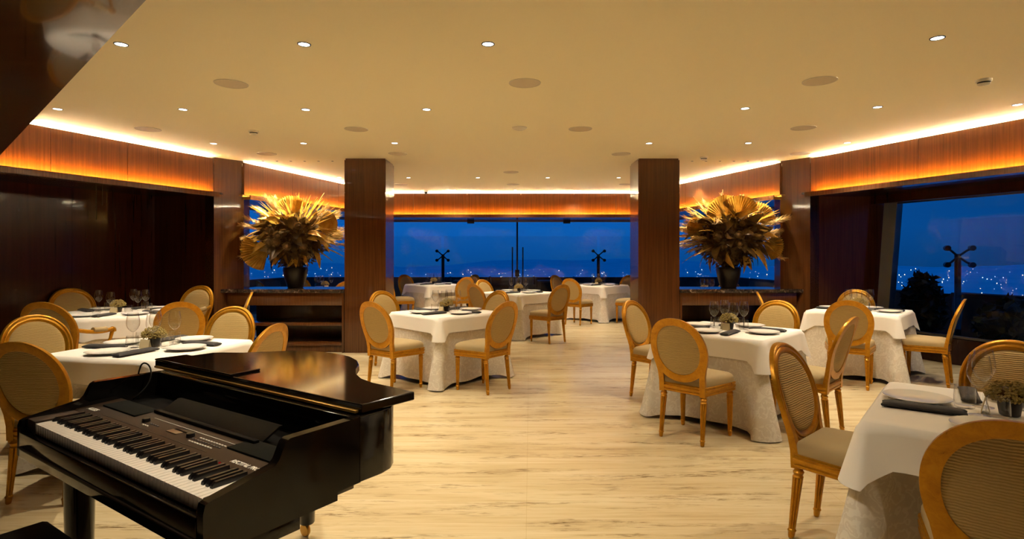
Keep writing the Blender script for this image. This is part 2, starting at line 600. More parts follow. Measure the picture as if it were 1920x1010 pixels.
nl, nr = near_c(5.72, -1), near_c(8.34, -1)
Lf = math.dist(nl, nr)
cornice(nl, nr, [Lf - 2.15, Lf - 1.28], -1, 'cornice boards left of the piano')
Lr = math.dist(near_c(0.6, 1), near_c(8.34, 1))
cornice(near_c(0.6, 1), near_c(8.34, 1), [Lr - 1.55 - 1.25 * k for k in range(5, -1, -1)], 1, 'cornice boards over the right-hand window')
for s in (-1, 1):
    cornice(far_c(8.728, s), far_c(BY, s), [1.15, 2.55, 3.8], -1 if s < 0 else 1, 'cornice boards behind the %s flower arrangement' % ('left' if s < 0 else 'right'))
cornice((-2.847, BY), (2.847, BY), [0.62, 1.83, 3.05, 4.25, 5.2], -1, 'cornice boards across the far end')

# lowered glossy ceiling over the entrance
struct('ceiling_entrance', MB().prism([(1.0, -0.19), (-5.18, 5.69), (-7.6, 5.4), (-9.6, -3.05), (1.0, -3.05)], 2.30, CZ), M['soffit_wood'])

# windows
win_n = [0]
def window(p, q, z0, z1, lean=0.0, frame=0.02, side=1):
    """One glass sheet from p to q; the head leans outward by lean."""
    win_n[0] += 1
    d = Vector((q[0] - p[0], q[1] - p[1])).normalized()
    out = Vector((d.y, -d.x)) * side
    def quad(zz, t0, t1, e=0.0):
        k = lean * (zz - z0) / (z1 - z0)
        return [(*(Vector(p) + d * e + out * (k + t0)), zz), (*(Vector(q) - d * e + out * (k + t0)), zz), (*(Vector(q) - d * e + out * (k + t1)), zz), (*(Vector(p) + d * e + out * (k + t1)), zz)]
    root = struct('window_%d' % win_n[0], MB().loft([quad(z0, 0, .01, .003), quad(z1, 0, .01, .003)]), M['pane'])
    mb = MB().loft([quad(z0 - frame, -.02, .03), quad(z0 + .006, -.02, .03)])
    mb.loft([quad(z1 - .006, -.02, .03), quad(z1 + frame, -.02, .03)])
    f = ob('window_frame', mesh('window_frame', mb, M['alu']), root)
    f['kind'] = 'structure'
    return root
ys = [8.52 - 0.92 * k for k in range(8)]
for a, b in zip(ys, ys[1:]):
    window(near_o(b, 1), near_o(a, 1), 0.375, 2.20, lean=0.16, frame=0.022, side=1)
mb = MB()
for k in (0, 1):
    x, y = near_o(8.52, 1)
mb.loft([[(x - .10, y + .02, 0.34), (x + .02, y - .06, 0.34), (x + .16, y + .02, 0.34), (x + .02, y + .12, 0.34)],
         [(x + .03, y + .02, 2.21), (x + .17, y - .06, 2.21), (x + .31, y + .02, 2.21), (x + .16, y + .12, 2.21)]])
struct('trim_103', mb, M['alu'])
for s in (-1, 1):
    ys = [9.0, 10.2, 11.7, 13.2, 14.9]
    for a, b in zip(ys, ys[1:]):
        window(far_o(a, s), far_o(b, s), 0.08, 2.30, frame=0.03, side=-1 if s < 0 else 1)
    struct('baseboard_' + ('left' if s < 0 else 'right'), seg_box(MB(), far_o(8.95, s), far_o(14.95, s), -.05 if s > 0 else 0, 0 if s > 0 else .05, 0, 0.06), M['shaded_walnut'])
xb = far_o(BO, 1)[0]
xs = [-xb, -2.62, -1.20, 0.135, 1.48, 2.62, xb]
for i, (a, b) in enumerate(zip(xs, xs[1:])):
    window((a, BO), (b, BO), 0.05, 2.30, frame=0.03, side=-1)
for k_, x_ in ((101, -1.07), (102, 1.42)):
    struct('trim_%d' % k_, MB().box(x_ - .09, x_ + .09, BO - .03, BO + .03, 2.255, 2.33), M['iron'])

# glass double door: meeting stile, pull bars, lock
t = thing('door_bar', 'dark upright bars and lock of the glass double door behind the window tables', 'door handle', (0.135, BO - .06, 0))
part('stile', MB().box(-.022, .022, -.02, .03, 0.0, 2.29, .004), M['iron'], t)
for dx in (-.125, .145):
    mb = MB().tube([(dx, -.05, 0.55), (dx, -.05, 1.64)], .017, 10)
    part('handle', mb, M['iron'], t)
    mb = MB().tube([(dx, -.05, 0.75), (dx, .06, 0.75)], .008, 8)
    mb.tube([(dx, -.05, 1.45), (dx, .06, 1.45)], .008, 8)
    part('bracket', mb, M['iron'], t)
part('lock', MB().box(-.055, .055, -.04, .035, 0.88, 1.06, .008), M['iron'], t)

# ------------------------------------------------------------------ outside
struct('terrace_floor', MB().prism([(-14, 9.2), (-7, 9.0), (-4.1, 15.1), (4.1, 15.1), (7, 9.0), (7.2, 4), (9.3, 0), (14, 0), (13, 10), (7, 17.5), (-7, 17.5)], -0.16, -0.02), M['stone'])
mb = MB().box(-6.5, 6.5, 16.45, 16.7, -0.16, 0.80)
struct('wall_parapet_back', mb, M['stone'])
struct('wall_parapet_right', MB().prism([(7.05, 9.25), (9.55, 2.2), (9.8, 2.3), (7.3, 9.35)], -0.16, 0.84), M['stone'])
struct('wall_parapet_far_left', MB().prism([(-7.9, 8.0), (-6.3, 16.6), (-6.5, 16.7), (-8.1, 8.0)], -0.16, 0.80), M['stone'])
struct('wall_parapet_far_right', MB().prism([(7.05, 9.25), (6.3, 16.6), (6.5, 16.7), (7.3, 9.3)], -0.16, 0.80), M['stone'])

def spider_post():
    t = thing('glass_post', '', 'post')
    part('post', MB().tube([(0, 0, -0.1), (0, 0, 1.46)], .045, 12), M['iron'], t)
    for ax in (-1, 1):
        for az in (-1, 1):
            a = part('arm', MB().tube([(0, -.02, 1.42), (ax * .10, -.05, 1.42 + az * .09), (ax * .16, -.09, 1.42 + az * .13)], .017, 8), M['iron'], t)
            part('clamp', MB().tube([(ax * .16, -.12, 1.42 + az * .13), (ax * .16, -.03, 1.42 + az * .13)], .042, 12), M['iron'], a)
    return t
SP = Kind(spider_post)
SP.put((-1.96, 16.35, 0), 0, 'dark post with four-armed glass clamp outside, behind the window table by the left column')
SP.put((2.45, 16.35, 0), 0, 'dark post with four-armed glass clamp outside, behind the window table by the right column')
SP.put((6.98, 9.02, 0), -0.36, 'dark post with four-armed glass clamp outside the right-hand window')
for a, b, lab in (((-6.3, 16.25), (-2.0, 16.25), 'left-hand'), ((-1.92, 16.25), (2.4, 16.25), 'middle'), ((2.48, 16.25), (6.3, 16.25), 'right-hand')):
    tag(ob('windscreen', mesh('windscreen', MB().box(a[0], b[0], 16.25, 16.262, 0.72, 1.97), M['screen'])), lab + ' clear glass windscreen standing on the terrace parapet', 'windscreen', 'terrace windscreens')
tag(ob('windscreen', mesh('windscreen', MB().prism([(6.93, 8.95), (7.55, 7.15), (7.562, 7.154), (6.942, 8.954)], 0.78, 2.0), M['screen'])), 'clear glass windscreen on the parapet outside the right-hand window', 'windscreen', 'terrace windscreens')

def bush(seed, r, h, n):
    rnd = random.Random(seed)
    mb = MB()
    for _ in range(n):
        a, e = rnd.uniform(0, 2 * PI), math.asin(rnd.uniform(-.6, 1))
        k = rnd.uniform(.55, 1.0)
        p = Vector((cos(a) * cos(e) * r * k, sin(a) * cos(e) * r * k, h * .55 + sin(e) * h * .5 * k))
        u = Vector((rnd.uniform(-1, 1), rnd.uniform(-1, 1), rnd.uniform(-.3, 1))).normalized()
        v = u.cross(Vector((rnd.uniform(-1, 1), rnd.uniform(-1, 1), rnd.uniform(-1, 1)))).normalized()
        s = rnd.uniform(.05, .09)
        mb.add([p - u * s, p + v * s * .45, p + u * s * 1.3, p - v * s * .45], [(0, 1, 2, 3)])
    mb.lathe([(.02, h * .1), (r * .7, h * .3), (r * .75, h * .6), (r * .5, h * .85), (.02, h * .95)], 14)
    return mb
for x, y, r, h, sd, lab in ((6.22, 8.72, .28, 1.15, 1, 'dark upright shrub in a pot outside, at the near end of the right-hand window'),
                            (6.62, 7.5, .50, .84, 2, 'dark rounded shrub outside the right-hand window, behind the lone side-on chair')):
    t = thing('potted_shrub', lab, 'shrub', (x, y, 0))
    part('foliage', bush(sd, r, h, 900), M['hedge'], t)
    part('pot', MB().lathe([(.16, -.02), (.22, .28), (.24, .30), (.20, .30)], 20), M['pot'], t)

def terrace_chair():
    t = thing('terrace_chair', '', 'outdoor chair')
    part('seat', MB().box(-.27, .27, -.26, .26, .36, .44, .02), M['outdoor'], t)
    part('backrest', MB().box(-.27, .27, -.30, -.24, .40, .84, .02), M['outdoor'], t)
    for sx_ in (-1, 1):
        part('armrest', MB().box(sx_ * .29 - .025, sx_ * .29 + .025, -.28, .24, .40, .64, .01), M['outdoor'], t)
        for sy_ in (-1, 1):
            part('leg', MB().box(sx_ * .25 - .02, sx_ * .25 + .02, sy_ * .23 - .02, sy_ * .23 + .02, -.02, .36), M['outdoor'], t)
    return t
def terrace_table():
    t = thing('terrace_table', '', 'outdoor table')
    part('tabletop', MB().box(-.45, .45, -.4, .4, .70, .745, .008), M['outcloth'], t)
    for sx_ in (-1, 1):
        for sy_ in (-1, 1):
            part('leg', MB().box(sx_ * .4 - .03, sx_ * .4 + .03, sy_ * .35 - .03, sy_ * .35 + .03, -.02, .70), M['outcloth'], t)
    return t
TC, TT = Kind(terrace_chair), Kind(terrace_table)
TT.put((-1.15, 15.75, 0), 0, 'dark terrace table outside the left leaf of the glass door')
TT.put((1.15, 15.75, 0), 0, 'dark terrace table outside the right leaf of the glass door')
for x, lab in ((-1.98, 'left of the left-hand terrace table'), (-0.34, 'between the terrace tables, left of the door bars'), (0.34, 'between the terrace tables, right of the door bars'), (1.98, 'right of the right-hand terrace table')):
    TC.put((x, 15.75 + (.0 if abs(x) > 1 else .12), 0), PI / 2 if x < -1 or 0 < x < 1 else -PI / 2, 'dark woven outdoor chair ' + lab)

# valley floor and hills far below
rnd = random.Random(3)
mb = MB()
NX, NY = 40, 26
def land_z(x, y):
    r = math.hypot(x, y)
    z = -85 + 10 * sin(x * .002 + 1) * sin(y * .0017)
    if r > 2600:
        z += (r - 2600) * .032 * (0.6 + .4 * sin(math.atan2(x, y) * 9) + .25 * sin(math.atan2(x, y) * 23 + 2))
    return z
for j in range(NY):
    for i in range(NX):
        a = (i / (NX - 1) - .5) * 2.9
        r = 60 + 4200 * (j / (NY - 1)) ** 1.6
        x, y = r * sin(a), r * cos(a)
        mb.v.append((x, y, land_z(x, y)))
for j in range(NY - 1):
    for i in range(NX - 1):
        mb.f.append((j * NX + i, j * NX + i + 1, (j + 1) * NX + i + 1, (j + 1) * NX + i))
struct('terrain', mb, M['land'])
for mt, n, lab in (('city_warm', 240, 'warm'), ('city_cold', 150, 'cold white')):
    mb = MB()
    for _ in range(n):
        a = rnd.choice([rnd.uniform(-.55, .55), rnd.uniform(.5, .95)])
        r = rnd.uniform(1250, 3300) if a > .45 else rnd.uniform(2100, 3000)
        x, y = r * sin(a), r * cos(a)
        z = land_z(x, y) + rnd.uniform(4, 14)
        s = r / 1080 * rnd.choice([.25, .32, .42, .6])
        mb.add([(x + s, y, z), (x - s, y, z), (x, y + s, z), (x, y - s, z), (x, y, z + s), (x, y, z - s)],
               [(0, 2, 4), (2, 1, 4), (1, 3, 4), (3, 0, 4), (2, 0, 5), (1, 2, 5), (3, 1, 5), (0, 3, 5)])
    tag(ob('city_lights', mesh('city_lights', mb, M[mt])), lab + ' lights of the city far below the windows', 'city lights', None, 'stuff')

# ------------------------------------------------------------------ ceiling fittings
def spot(name, loc, watts, angle, blend, parent=None, col=LAMP_COL, radius=0.035):
    l = bpy.data.lights.new(name, 'SPOT')
    l.energy = watts
    l.spot_size = math.radians(angle)
    l.spot_blend = blend
    l.color = col
    l.shadow_soft_size = radius
    o = bpy.data.objects.new(name, l)
    COL.objects.link(o)
    o.location = loc
    if parent:
        o.parent = parent
    return o

def make_downlight():
    t = thing('downlight', '', 'downlight')
    part('lens', MB().lathe([(.0015, -.0015), (.037, -.0015), (.037, .0)], 28), M['lens'], t)
    part('rim', MB().lathe([(.037, .0), (.037, -.004), (.044, -.004), (.045, .0)], 28, cap0=False, cap1=False), M['iron'], t)
    return t
DL = Kind(make_downlight)
ORD = ['first', 'second', 'third', 'fourth', 'fifth', 'sixth', 'seventh']
rows = [
    ('row nearest the piano', [(-2.64, 3.89), (-1.404, 3.89), (-0.162, 3.885), (2.79, 3.777)]),
    ('second row from the piano', [(-4.434, 5.62), (-3.22, 5.637), (-2.02, 5.643), (-0.836, 5.638), (2.265, 5.597), (3.52, 5.547), (4.79, 5.458)]),
    ('third row, before the columns', [(-3.818, 7.37), (-2.66, 7.355), (-1.495, 7.337), (1.75, 7.355), (3.01, 7.337), (4.26, 7.32)]),
    ('fourth row, behind the columns', [(-3.18, 10.6), (-1.914, 10.65), (-0.631, 10.65), (0.661, 10.65), (1.972, 10.65), (3.32, 10.7)]),
    ('last row by the far cornice', [(-1.26, 12.67), (0.07, 12.67), (1.41, 12.75)]),
]
for rname, pts in rows:
    for i, (x, y) in enumerate(pts):
        d = DL.put((x, y, CZ), 0, 'small round lit downlight, %s from the left in the %s' % (ORD[i], rname), 'ceiling downlights')
        spot('downlight_lamp', (x, y, CZ - .03), SPOT_W, 104, 0.9)

for x, y, lab in ((-0.15, 2.05, 'above the aisle beside the piano'), (-0.15, 0.3, 'behind the photographer, middle'), (2.9, 0.6, 'behind the photographer, right')):
    DL.put((x, y, CZ), 0, 'small round lit downlight ' + lab, 'ceiling downlights')
    spot('downlight_lamp', (x, y, CZ - .03), 120.0 if y > 2 else SPOT_W, 104, 0.9)

DL.put((-1.45, 1.70, 2.30), 0, 'added unseen downlight in the lowered entrance ceiling brightening the piano keys', 'ceiling downlights')
spot('downlight_lamp', (-1.45, 1.70, 2.27), 9.0, 104, 0.9)  # unseen lamp, added to brighten the piano keys

def make_speaker():
    t = thing('ceiling_speaker', '', 'ceiling speaker')
    part('grille', MB().lathe([(.002, -.004), (.125, -.003), (.125, 0)], 40), M['speaker'], t)
    part('rim', MB().lathe([(.125, 0), (.125, -.005), (.132, -.004), (.133, 0)], 40, cap0=False, cap1=False), M['plastic'], t)
    return t
CS = Kind(make_speaker)
for x, y, lab in ((-2.335, 4.79, 'nearest the entrance ceiling, left of the middle'), (0.106, 4.77, 'nearest, above the middle aisle'), (2.517, 4.711, 'nearest, at the right above the foreground table'),
                  (-4.124, 6.526, 'near the left cornice, second row'), (-1.763, 6.526, 'second row, left of the aisle'), (0.772, 6.512, 'second row, right of the aisle'), (3.266, 6.457, 'second row, near the right cornice'),
                  (-3.456, 8.114, 'just before the left flower arrangement'), (-1.608, 8.114, 'just before the left column'), (1.54, 8.136, 'just before the right column'), (4.05, 8.093, 'just before the right flower arrangement'),
                  (-0.018, 9.926, 'behind the columns, over the centre table'), (0.022, 11.66, 'last row, over the middle'), (-2.245, 11.66, 'last row, beside the left column'), (2.3, 11.66, 'last row, beside the right column')):
    CS.put((x, y, CZ), 0, 'flat round ceiling speaker ' + lab, 'ceiling speakers')

def make_smoke():
    t = thing('smoke_detector', '', 'smoke detector')
    part('base', MB().lathe([(.055, 0), (.055, -.016), (.050, -.022), (.046, -.022)], 28), M['plastic'], t)
    part('sensor_ring', MB().lathe([(.044, -.022), (.044, -.034)], 28), M['iron'], t)
    part('cap', MB().lathe([(.046, -.034), (.044, -.040), (.030, -.046), (.004, -.047)], 28), M['plastic'], t)
    return t
SD = Kind(make_smoke)
for x, y, lab in ((-2.965, 6.61, 'between the second-row speakers on the left'), (3.83, 4.676, 'at the right, beyond the foreground table'), (2.79, 8.38, 'before the right flower arrangement')):
    SD.put((x, y, CZ), 0, 'white smoke detector on the ceiling ' + lab, 'smoke detectors')
t = thing('ceiling_sensor', 'low white dome sensor on the ceiling above the aisle', 'sensor', (0.084, 6.444, CZ))
part('dome', MB().lathe([(.085, 0), (.083, -.008), (.065, -.02), (.035, -.03), (.004, -.033)], 32), M['plastic'], t)
t = thing('security_camera', 'small dark dome camera on the far ceiling beside the left column', 'camera', (-1.905, 12.75, CZ))
part('mount', MB().lathe([(.05, 0), (.05, -.03), (.045, -.035)], 20), M['plastic'], t)
part('dome', MB().lathe([(.042, -.035), (.04, -.055), (.028, -.075), (.004, -.083)], 20), M['iron'], t)

def make_pin():
    t = thing('pin_spot', '', 'pin spot')
    part('rim', MB().lathe([(.009, -.001), (.009, -.004), (.018, -.003), (.019, 0)], 16), M['iron'], t)
    return t
PN = Kind(make_pin)
for s, nm in ((-1, 'left'), (1, 'right')):
    for i in range(7):
        x = s * (4.0 - i * .2117) if s < 0 else 2.74 + i * .2117
        PN.put((x, 8.76, CZ), 0, 'tiny pin-hole spotlight, %s from the left above the %s flower arrangement' % (ORD[i], nm), 'pin spots above the consoles')
        if i in (1, 3, 5):
            spot('pin_lamp', (x, 8.80, CZ - .02), PIN_W, 58, 0.8, radius=0.015)

# ------------------------------------------------------------------ chairs
def seat_outline(inset=0.0, n=8):
    fw, rw, y0, y1 = .252 - inset, .200 - inset, -.215 + inset, .235 - inset
    pts = []
    def arc(cx, cy, r, a0, a1):
        for i in range(n + 1):
            a = math.radians(a0 + (a1 - a0) * i / n)
            pts.append((cx + r * cos(a), cy + r * sin(a)))
    arc(rw - .03, y0 + .03, .03, -90, -8)
    arc(fw - .05, y1 - .06, .05, -8, 70)
    for i in range(1, 8):
        u = 1 - 2 * i / 8
        pts.append((u * (fw - .045), y1 - .012 + .022 * (1 - u * u)))
    arc(-fw + .05, y1 - .06, .05, 110, 188)
    arc(-rw + .03, y0 + .03, .03, 188, 270)
    return pts

def back_y(x, z):
    k = max(0.0, (z - .40) / .56)
    return -.205 - .145 * k ** 1.35 + .30 * x * x

def make_chair_mesh(scale_w=1.0):
    """Dict of part name -> list of meshes."""
    A, B, ZC = .236 * scale_w, .252, .714
    prof = [(0, -.016), (0, .004), (.003, .011), (.009, .013), (.013, .008), (.018, .007), (.022, .014), (.030, .014), (.034, .008), (.040, .006), (.046, .004), (.046, -.013), (.040, -.016)]
    prof = [(wd * 1.24, yo) for wd, yo in prof]
    mb = MB()
    seg = 64
    rings = []
    for i in range(seg):
        t = 2 * PI * i / seg
        ring = []
        for wd, yo in prof:
            ca, sa = cos(t), sin(t)
            x = (A - wd) * math.copysign(abs(ca) ** .94, ca)
            z = ZC + (B - wd) * math.copysign(abs(sa) ** .94, sa)
            ring.append((x, back_y(x, z) + yo, z))
        rings.append(ring)
    rings.append(rings[0])
    mb.loft(rings, True, False, False)
    for s in (-1, 1):
        path = [(.172, .365, .022, .020), (.172, .45, .022, .018), (.176, .52, .022, .016), (.188, .575, .022, .015), (.203, .62, .021, .015), (.216, .66, .014, .014)]
        rr = []
        for x, z, hw, ht in path:
            x *= scale_w
            y = back_y(x, z)
            rr.append([(s * (x - hw), y - ht, z), (s * (x + hw), y - ht, z), (s * (x + hw * .8), y + ht, z), (s * (x - hw * .8), y + ht, z)])
        mb.loft(rr)
    frame = mesh('back_frame', mb, M['gold'], 50)
    def pad(front):
        mb = MB()
        rr = []
        for k, bl in ((1.0, 0.0), (.96, .5), (.86, .8), (.65, .93), (.35, .99), (.02, 1.0)):
            ring = []
            for i in range(seg):
                t = 2 * PI * i / seg
                x = (A - .052) * k * math.copysign(abs(cos(t)) ** .94, cos(t))
                z = ZC + (B - .052) * k * math.copysign(abs(sin(t)) ** .94, sin(t))
                y = back_y(x, z) + (.001 + .022 * bl if front else -.008 - .004 * bl)
                ring.append((x, y, z))
            rr.append(ring)
        mb.loft(rr, True, False, True)
        return mesh('back_cushion' if front else 'back_panel', mb, M['fabric'], 60)
    # seat rail
    rr = []
    for z, off in ((.372, .006), (.376, .001), (.388, .0), (.391, .006), (.398, .006), (.401, -.001), (.416, -.002), (.420, .004), (.428, .004), (.431, -.002), (.438, .0), (.441, .008)):
        rr.append([(x * scale_w, y, z) for x, y in seat_outline(off)])
    rail = mesh('seat_rail', MB().loft(rr), M['gold'], 40)
    rr = []
    base = seat_outline(.010)
    for k, z in ((1.0, .438), (1.006, .455), (1.0, .476), (.97, .492), (.88, .508), (.7, .518), (.4, .524), (.03, .526)):
        rr.append([(x * k * scale_w, (y - .01) * k + .01, z) for x, y in base])
    cushion = mesh('seat_cushion', MB().loft(rr), M['seat_fabric'], 60)
    legs = []
    lp = [(r * 1.22, z) for r, z in ((.0085, 0), (.0115, .004), (.0135, .02), (.0145, .035), (.0175, .040), (.0150, .047), (.0135, .05), (.0205, .315), (.0215, .322), (.0175, .330), (.0195, .338), (.0225, .346), (.0190, .352), (.0170, .356), (.0170, .372))]
    for x, y, sh in ((-.205, .185, (0, 0)), (.205, .185, (0, 0)), (-.168, -.185, (0.02, .10)), (.168, -.185, (-.02, .10))):
        x *= scale_w
        x0, y0 = x - sh[0] * .372, y - sh[1] * .372
        mb = MB().lathe(lp, 32, (x0, y0, 0), 8, .30, (.05, .316), sh)
        mb.box(x - .026, x + .026, y - .025, y + .025, .368, .438, .003)
        legs.append(mesh('leg', mb, M['gold'], 35))
    return {'back_frame': frame, 'back_cushion': pad(True), 'back_panel': pad(False), 'seat_rail': rail, 'seat_cushion': cushion, 'legs': legs}

def chair_from(ms, name, cat):
    t = thing(name, '', cat)
    for k in ('back_frame', 'back_cushion', 'back_panel', 'seat_rail', 'seat_cushion'):
        ob(k, ms[k], t)
    for l in ms['legs']:
        ob('leg', l, t)
    return t
CH = Kind(lambda: chair_from(make_chair_mesh(), 'dining_chair', 'chair'))
def make_armchair():
    t = chair_from(make_chair_mesh(1.08), 'armchair', 'armchair')
    for s in (-1, 1):
        pth = []
        for i in range(9):
            u = i / 8
            pth.append((s * (.235 + .055 * sin(u * PI * .6)), -.235 + .36 * u, .70 - .03 * u - .02 * sin(u * PI)))
        mb = MB().tube(pth, .019, 10)
        mb.tube([(s * .287, .120, .668), (s * .287, .135, .665), (s * .287, .138, .645)], .026, 10)
        a = part('armrest', mb, M['gold'], t)
        part('arm_pad', MB().tube([(p[0], p[1], p[2] + .016) for p in pth[3:7]], .026, 10), M['seat_fabric'], a)
        part('arm_post', MB().tube([(s * .287, .128, .66), (s * .285, .10, .58), (s * .272, .05, .50), (s * .268, .03, .40)], .018, 10, lambda u: 1.0 - .25 * sin(u * PI)), M['gold'], t)
    t.scale = (1.05, 1.05, 1.05)
    return t
AC = Kind(make_armchair)

# ------------------------------------------------------------------ table linen and tableware
TZ = 0.768
def perimeter(size, rc=.03, ne=22, nc=8):
    """(point, normal, signed arc distance to the nearest corner)"""
    h = size / 2
    out = []
    for k in range(4):
        R = Matrix.Rotation(k * PI / 2, 2)
        for i in range(ne):
            y = -h + rc + (2 * h - 2 * rc) * i / ne
            d = min(y + h, h - y)
            out.append((R @ Vector((h, y)), R @ Vector((1, 0)), d, y))
        for i in range(nc):
            a = PI / 2 * i / nc
            out.append((R @ Vector((h - rc + rc * cos(a), h - rc + rc * sin(a))), R @ Vector((cos(a), sin(a))), 0.0, h))
    return out

def cloth(size, zt, kind, seed, rnd_top=None):
    rnd = random.Random(seed)
    if rnd_top:
        n = 144
        per = []
        for i in range(n):
            a = 2 * PI * i / n
            per.append((Vector((cos(a), sin(a))) * rnd_top, Vector((cos(a), sin(a))), a, a))
    else:
        per = perimeter(size)
    ph = [rnd.uniform(0, 6.28) for _ in range(6)]
    cornerk = [rnd.uniform(.8, 1.15) for _ in range(4)]
    rings = []
    for k in (.02, .5, .93, .985):
        rings.append([(p.x * k, p.y * k, zt) for p, *_ in per])
    levels = 16
    for lv in range(levels + 1):
        f = lv / levels
        ring = []
        for idx, (p, nv, dist, along) in enumerate(per):
            if rnd_top:
                c = max(0.0, cos(along * 4 + ph[0])) ** 6 + .5 * max(0.0, cos(along * 7 + ph[1])) ** 4
                c = min(c, 1.0)
                wave = .5 * sin(along * 11 + ph[2])
            else:
                q = idx * 4 // len(per)
                c = math.exp(-(dist / (.055 if kind == 'over' else .075)) ** 2) * cornerk[q]
                tri = max(0.0, 1 - dist / .115) * cornerk[q]
                wave = sin(along * 9 + ph[q]) * (1 - min(c, 1)) + .6 * sin(along * 17 + ph[(q + 1) % 4])
            if kind == 'over':
                drop = .168 + .082 * tri if not rnd_top else .22 + .06 * c
                off = .016 + .012 * f + .055 * c * f + .004 * wave * f
                z = zt - .003 - drop * f
            else:
                drop = zt - .052 + .038 * min(c, 1) + .012 * wave * .6
                off = .006 + .035 * f + (.105 * c * f ** 1.4) + .014 * wave * f * f
                z = zt - .003 - drop * f
            rk = min(1.0, f * 8)
            ring.append((p.x + nv.x * off * rk, p.y + nv.y * off * rk, z))
        rings.append(ring)
    mb = MB()
    mb.loft(rings, True, True, False)
    return mesh('cloth', mb, M['cloth'] if kind == 'over' else M['damask'], 70)

def make_table_frame(size, rnd_top):
    t = thing('dining_table', '', 'table')
    if rnd_top:
        part('tabletop', MB().lathe([(rnd_top - .012, .725), (rnd_top - .006, .735), (rnd_top - .006, .755), (rnd_top - .012, .76)], 48), M['satin_black'], t)
    else:
        h = size / 2 - .008
        part('tabletop', MB().box(-h, h, -h, h, .725, .76, .004), M['satin_black'], t)
    k = .25 if not rnd_top else .34
    for sx_ in (-1, 1):
        for sy_ in (-1, 1):
            l = part('leg', MB().tube([(sx_ * k, sy_ * k, .03), (sx_ * k, sy_ * k, .727)], .024, 12), M['satin_black'], t)
            part('foot_cap', MB().lathe([(.026, 0), (.030, .004), (.030, .05), (.025, .055)], 16, (sx_ * k, sy_ * k, 0)), M['alu'], l)
    return t

def make_plate():
    pr = [(.004, .006), (.078, .006), (.089, .009), (.124, .0195), (.135, .022), (.1355, .020), (.124, .0155), (.091, .003), (.073, 0), (.004, .0)]
    return tag(ob('dinner_plate', mesh('dinner_plate', MB().lathe(pr, 48), M['china'], 60)), '', 'plate')
PL = Kind(make_plate)
def make_napkin():
    mb = MB()
    rr = []
    for y, kx, kz in ((-.145, 1.1, .10), (-.138, 1.06, .7), (-.12, 1.0, 1.0), (.0, .98, 1.02), (.12, 1.0, 1.0), (.138, 1.06, .7), (.145, 1.1, .10)):
        ring = []
        for i in range(14):
            a = 2 * PI * i / 14
            ring.append((.036 * kx * cos(a), y + (.008 * abs(cos(a)) if abs(y) > .13 else 0) * (1 if y > 0 else -1), .0145 + .0145 * max(-1, sin(a)) * (kz if sin(a) > 0 else 1)))
        rr.append(ring)
    mb.loft(rr)
    return tag(ob('rolled_napkin', mesh('rolled_napkin', mb, M['napkin'], 45)), '', 'napkin')
NK = Kind(make_napkin)
def make_wine():
    t = thing('wine_glass', '', 'wine glass')
    out = [(.0045, .112), (.012, .118), (.031, .138), (.041, .162), (.0435, .180), (.042, .203), (.037, .235), (.034, .254)]
    inn = [(r - .0012, z) for r, z in reversed(out[1:])] + [(.002, .1195)]
    part('bowl', MB().lathe(out + inn, 32, cap0=False), M['crystal'], t, sharp=80)
    part('stem', MB().lathe([(.006, .006), (.004, .02), (.0038, .09), (.0045, .112)], 14), M['crystal'], t)
    part('foot', MB().lathe([(.038, 0), (.039, .0015), (.025, .004), (.006, .008)], 32), M['crystal'], t)
    return t
WG = Kind(make_wine)
def make_tumbler():
    pr = [(.033, 0), (.037, .003), (.041, .03), (.0405, .06), (.037, .098), (.0358, .098), (.0392, .06), (.039, .03), (.034, .014), (.002, .012)]
    return tag(ob('water_tumbler', mesh('water_tumbler', MB().lathe(pr, 32), M['crystal'], 60)), '', 'tumbler')
TB = Kind(make_tumbler)
def make_posy():
    t = thing('flower_posy', '', 'flowers')
    part('pot', MB().lathe([(.030, 0), (.036, .005), (.042, .045), (.040, .060), (.034, .060)], 20), M['pot'], t)
    rr = random.Random(5)
    mb = MB()
    for _ in range(420):
        a, e = rr.uniform(0, 2 * PI), math.asin(rr.uniform(-.35, 1))
        k = rr.uniform(.72, 1.0)
        p = Vector((cos(a) * cos(e) * .082 * k, sin(a) * cos(e) * .082 * k, .088 + sin(e) * .062 * k))
        s = rr.uniform(.005, .0085)
        mb.add([(p.x + s, p.y, p.z), (p.x - s, p.y, p.z), (p.x, p.y + s, p.z), (p.x, p.y - s, p.z), (p.x, p.y, p.z + s), (p.x, p.y, p.z - s)],
               [(0, 2, 4), (2, 1, 4), (1, 3, 4), (3, 0, 4), (2, 0, 5), (1, 2, 5), (3, 1, 5), (0, 3, 5)])
    f = part('bloom', mb, M['bloom'], t, sharp=20)
    f['kind'] = 'stuff'
    part('stems', MB().lathe([(.012, .04), (.030, .06), (.055, .085), (.045, .11), (.004, .125)], 14), M['brownleaf'], t)
    return t
PO = Kind(make_posy)
def make_card():
    mb = MB()
    rr = [[(-.040, -.016, .0), (.040, -.016, .0), (.040, -.0145, .0), (-.040, -.0145, .0)],
          [(-.040, -.0008, .062), (.040, -.0008, .062), (.040, .0008, .062), (-.040, .0008, .062)],
          [(-.040, .0145, .0), (.040, .0145, .0), (.040, .016, .0), (-.040, .016, .0)]]
    mb.loft(rr)
    return tag(ob('tent_card', mesh('tent_card', mb, M['card'], 20)), '', 'card')
CD = Kind(make_card)

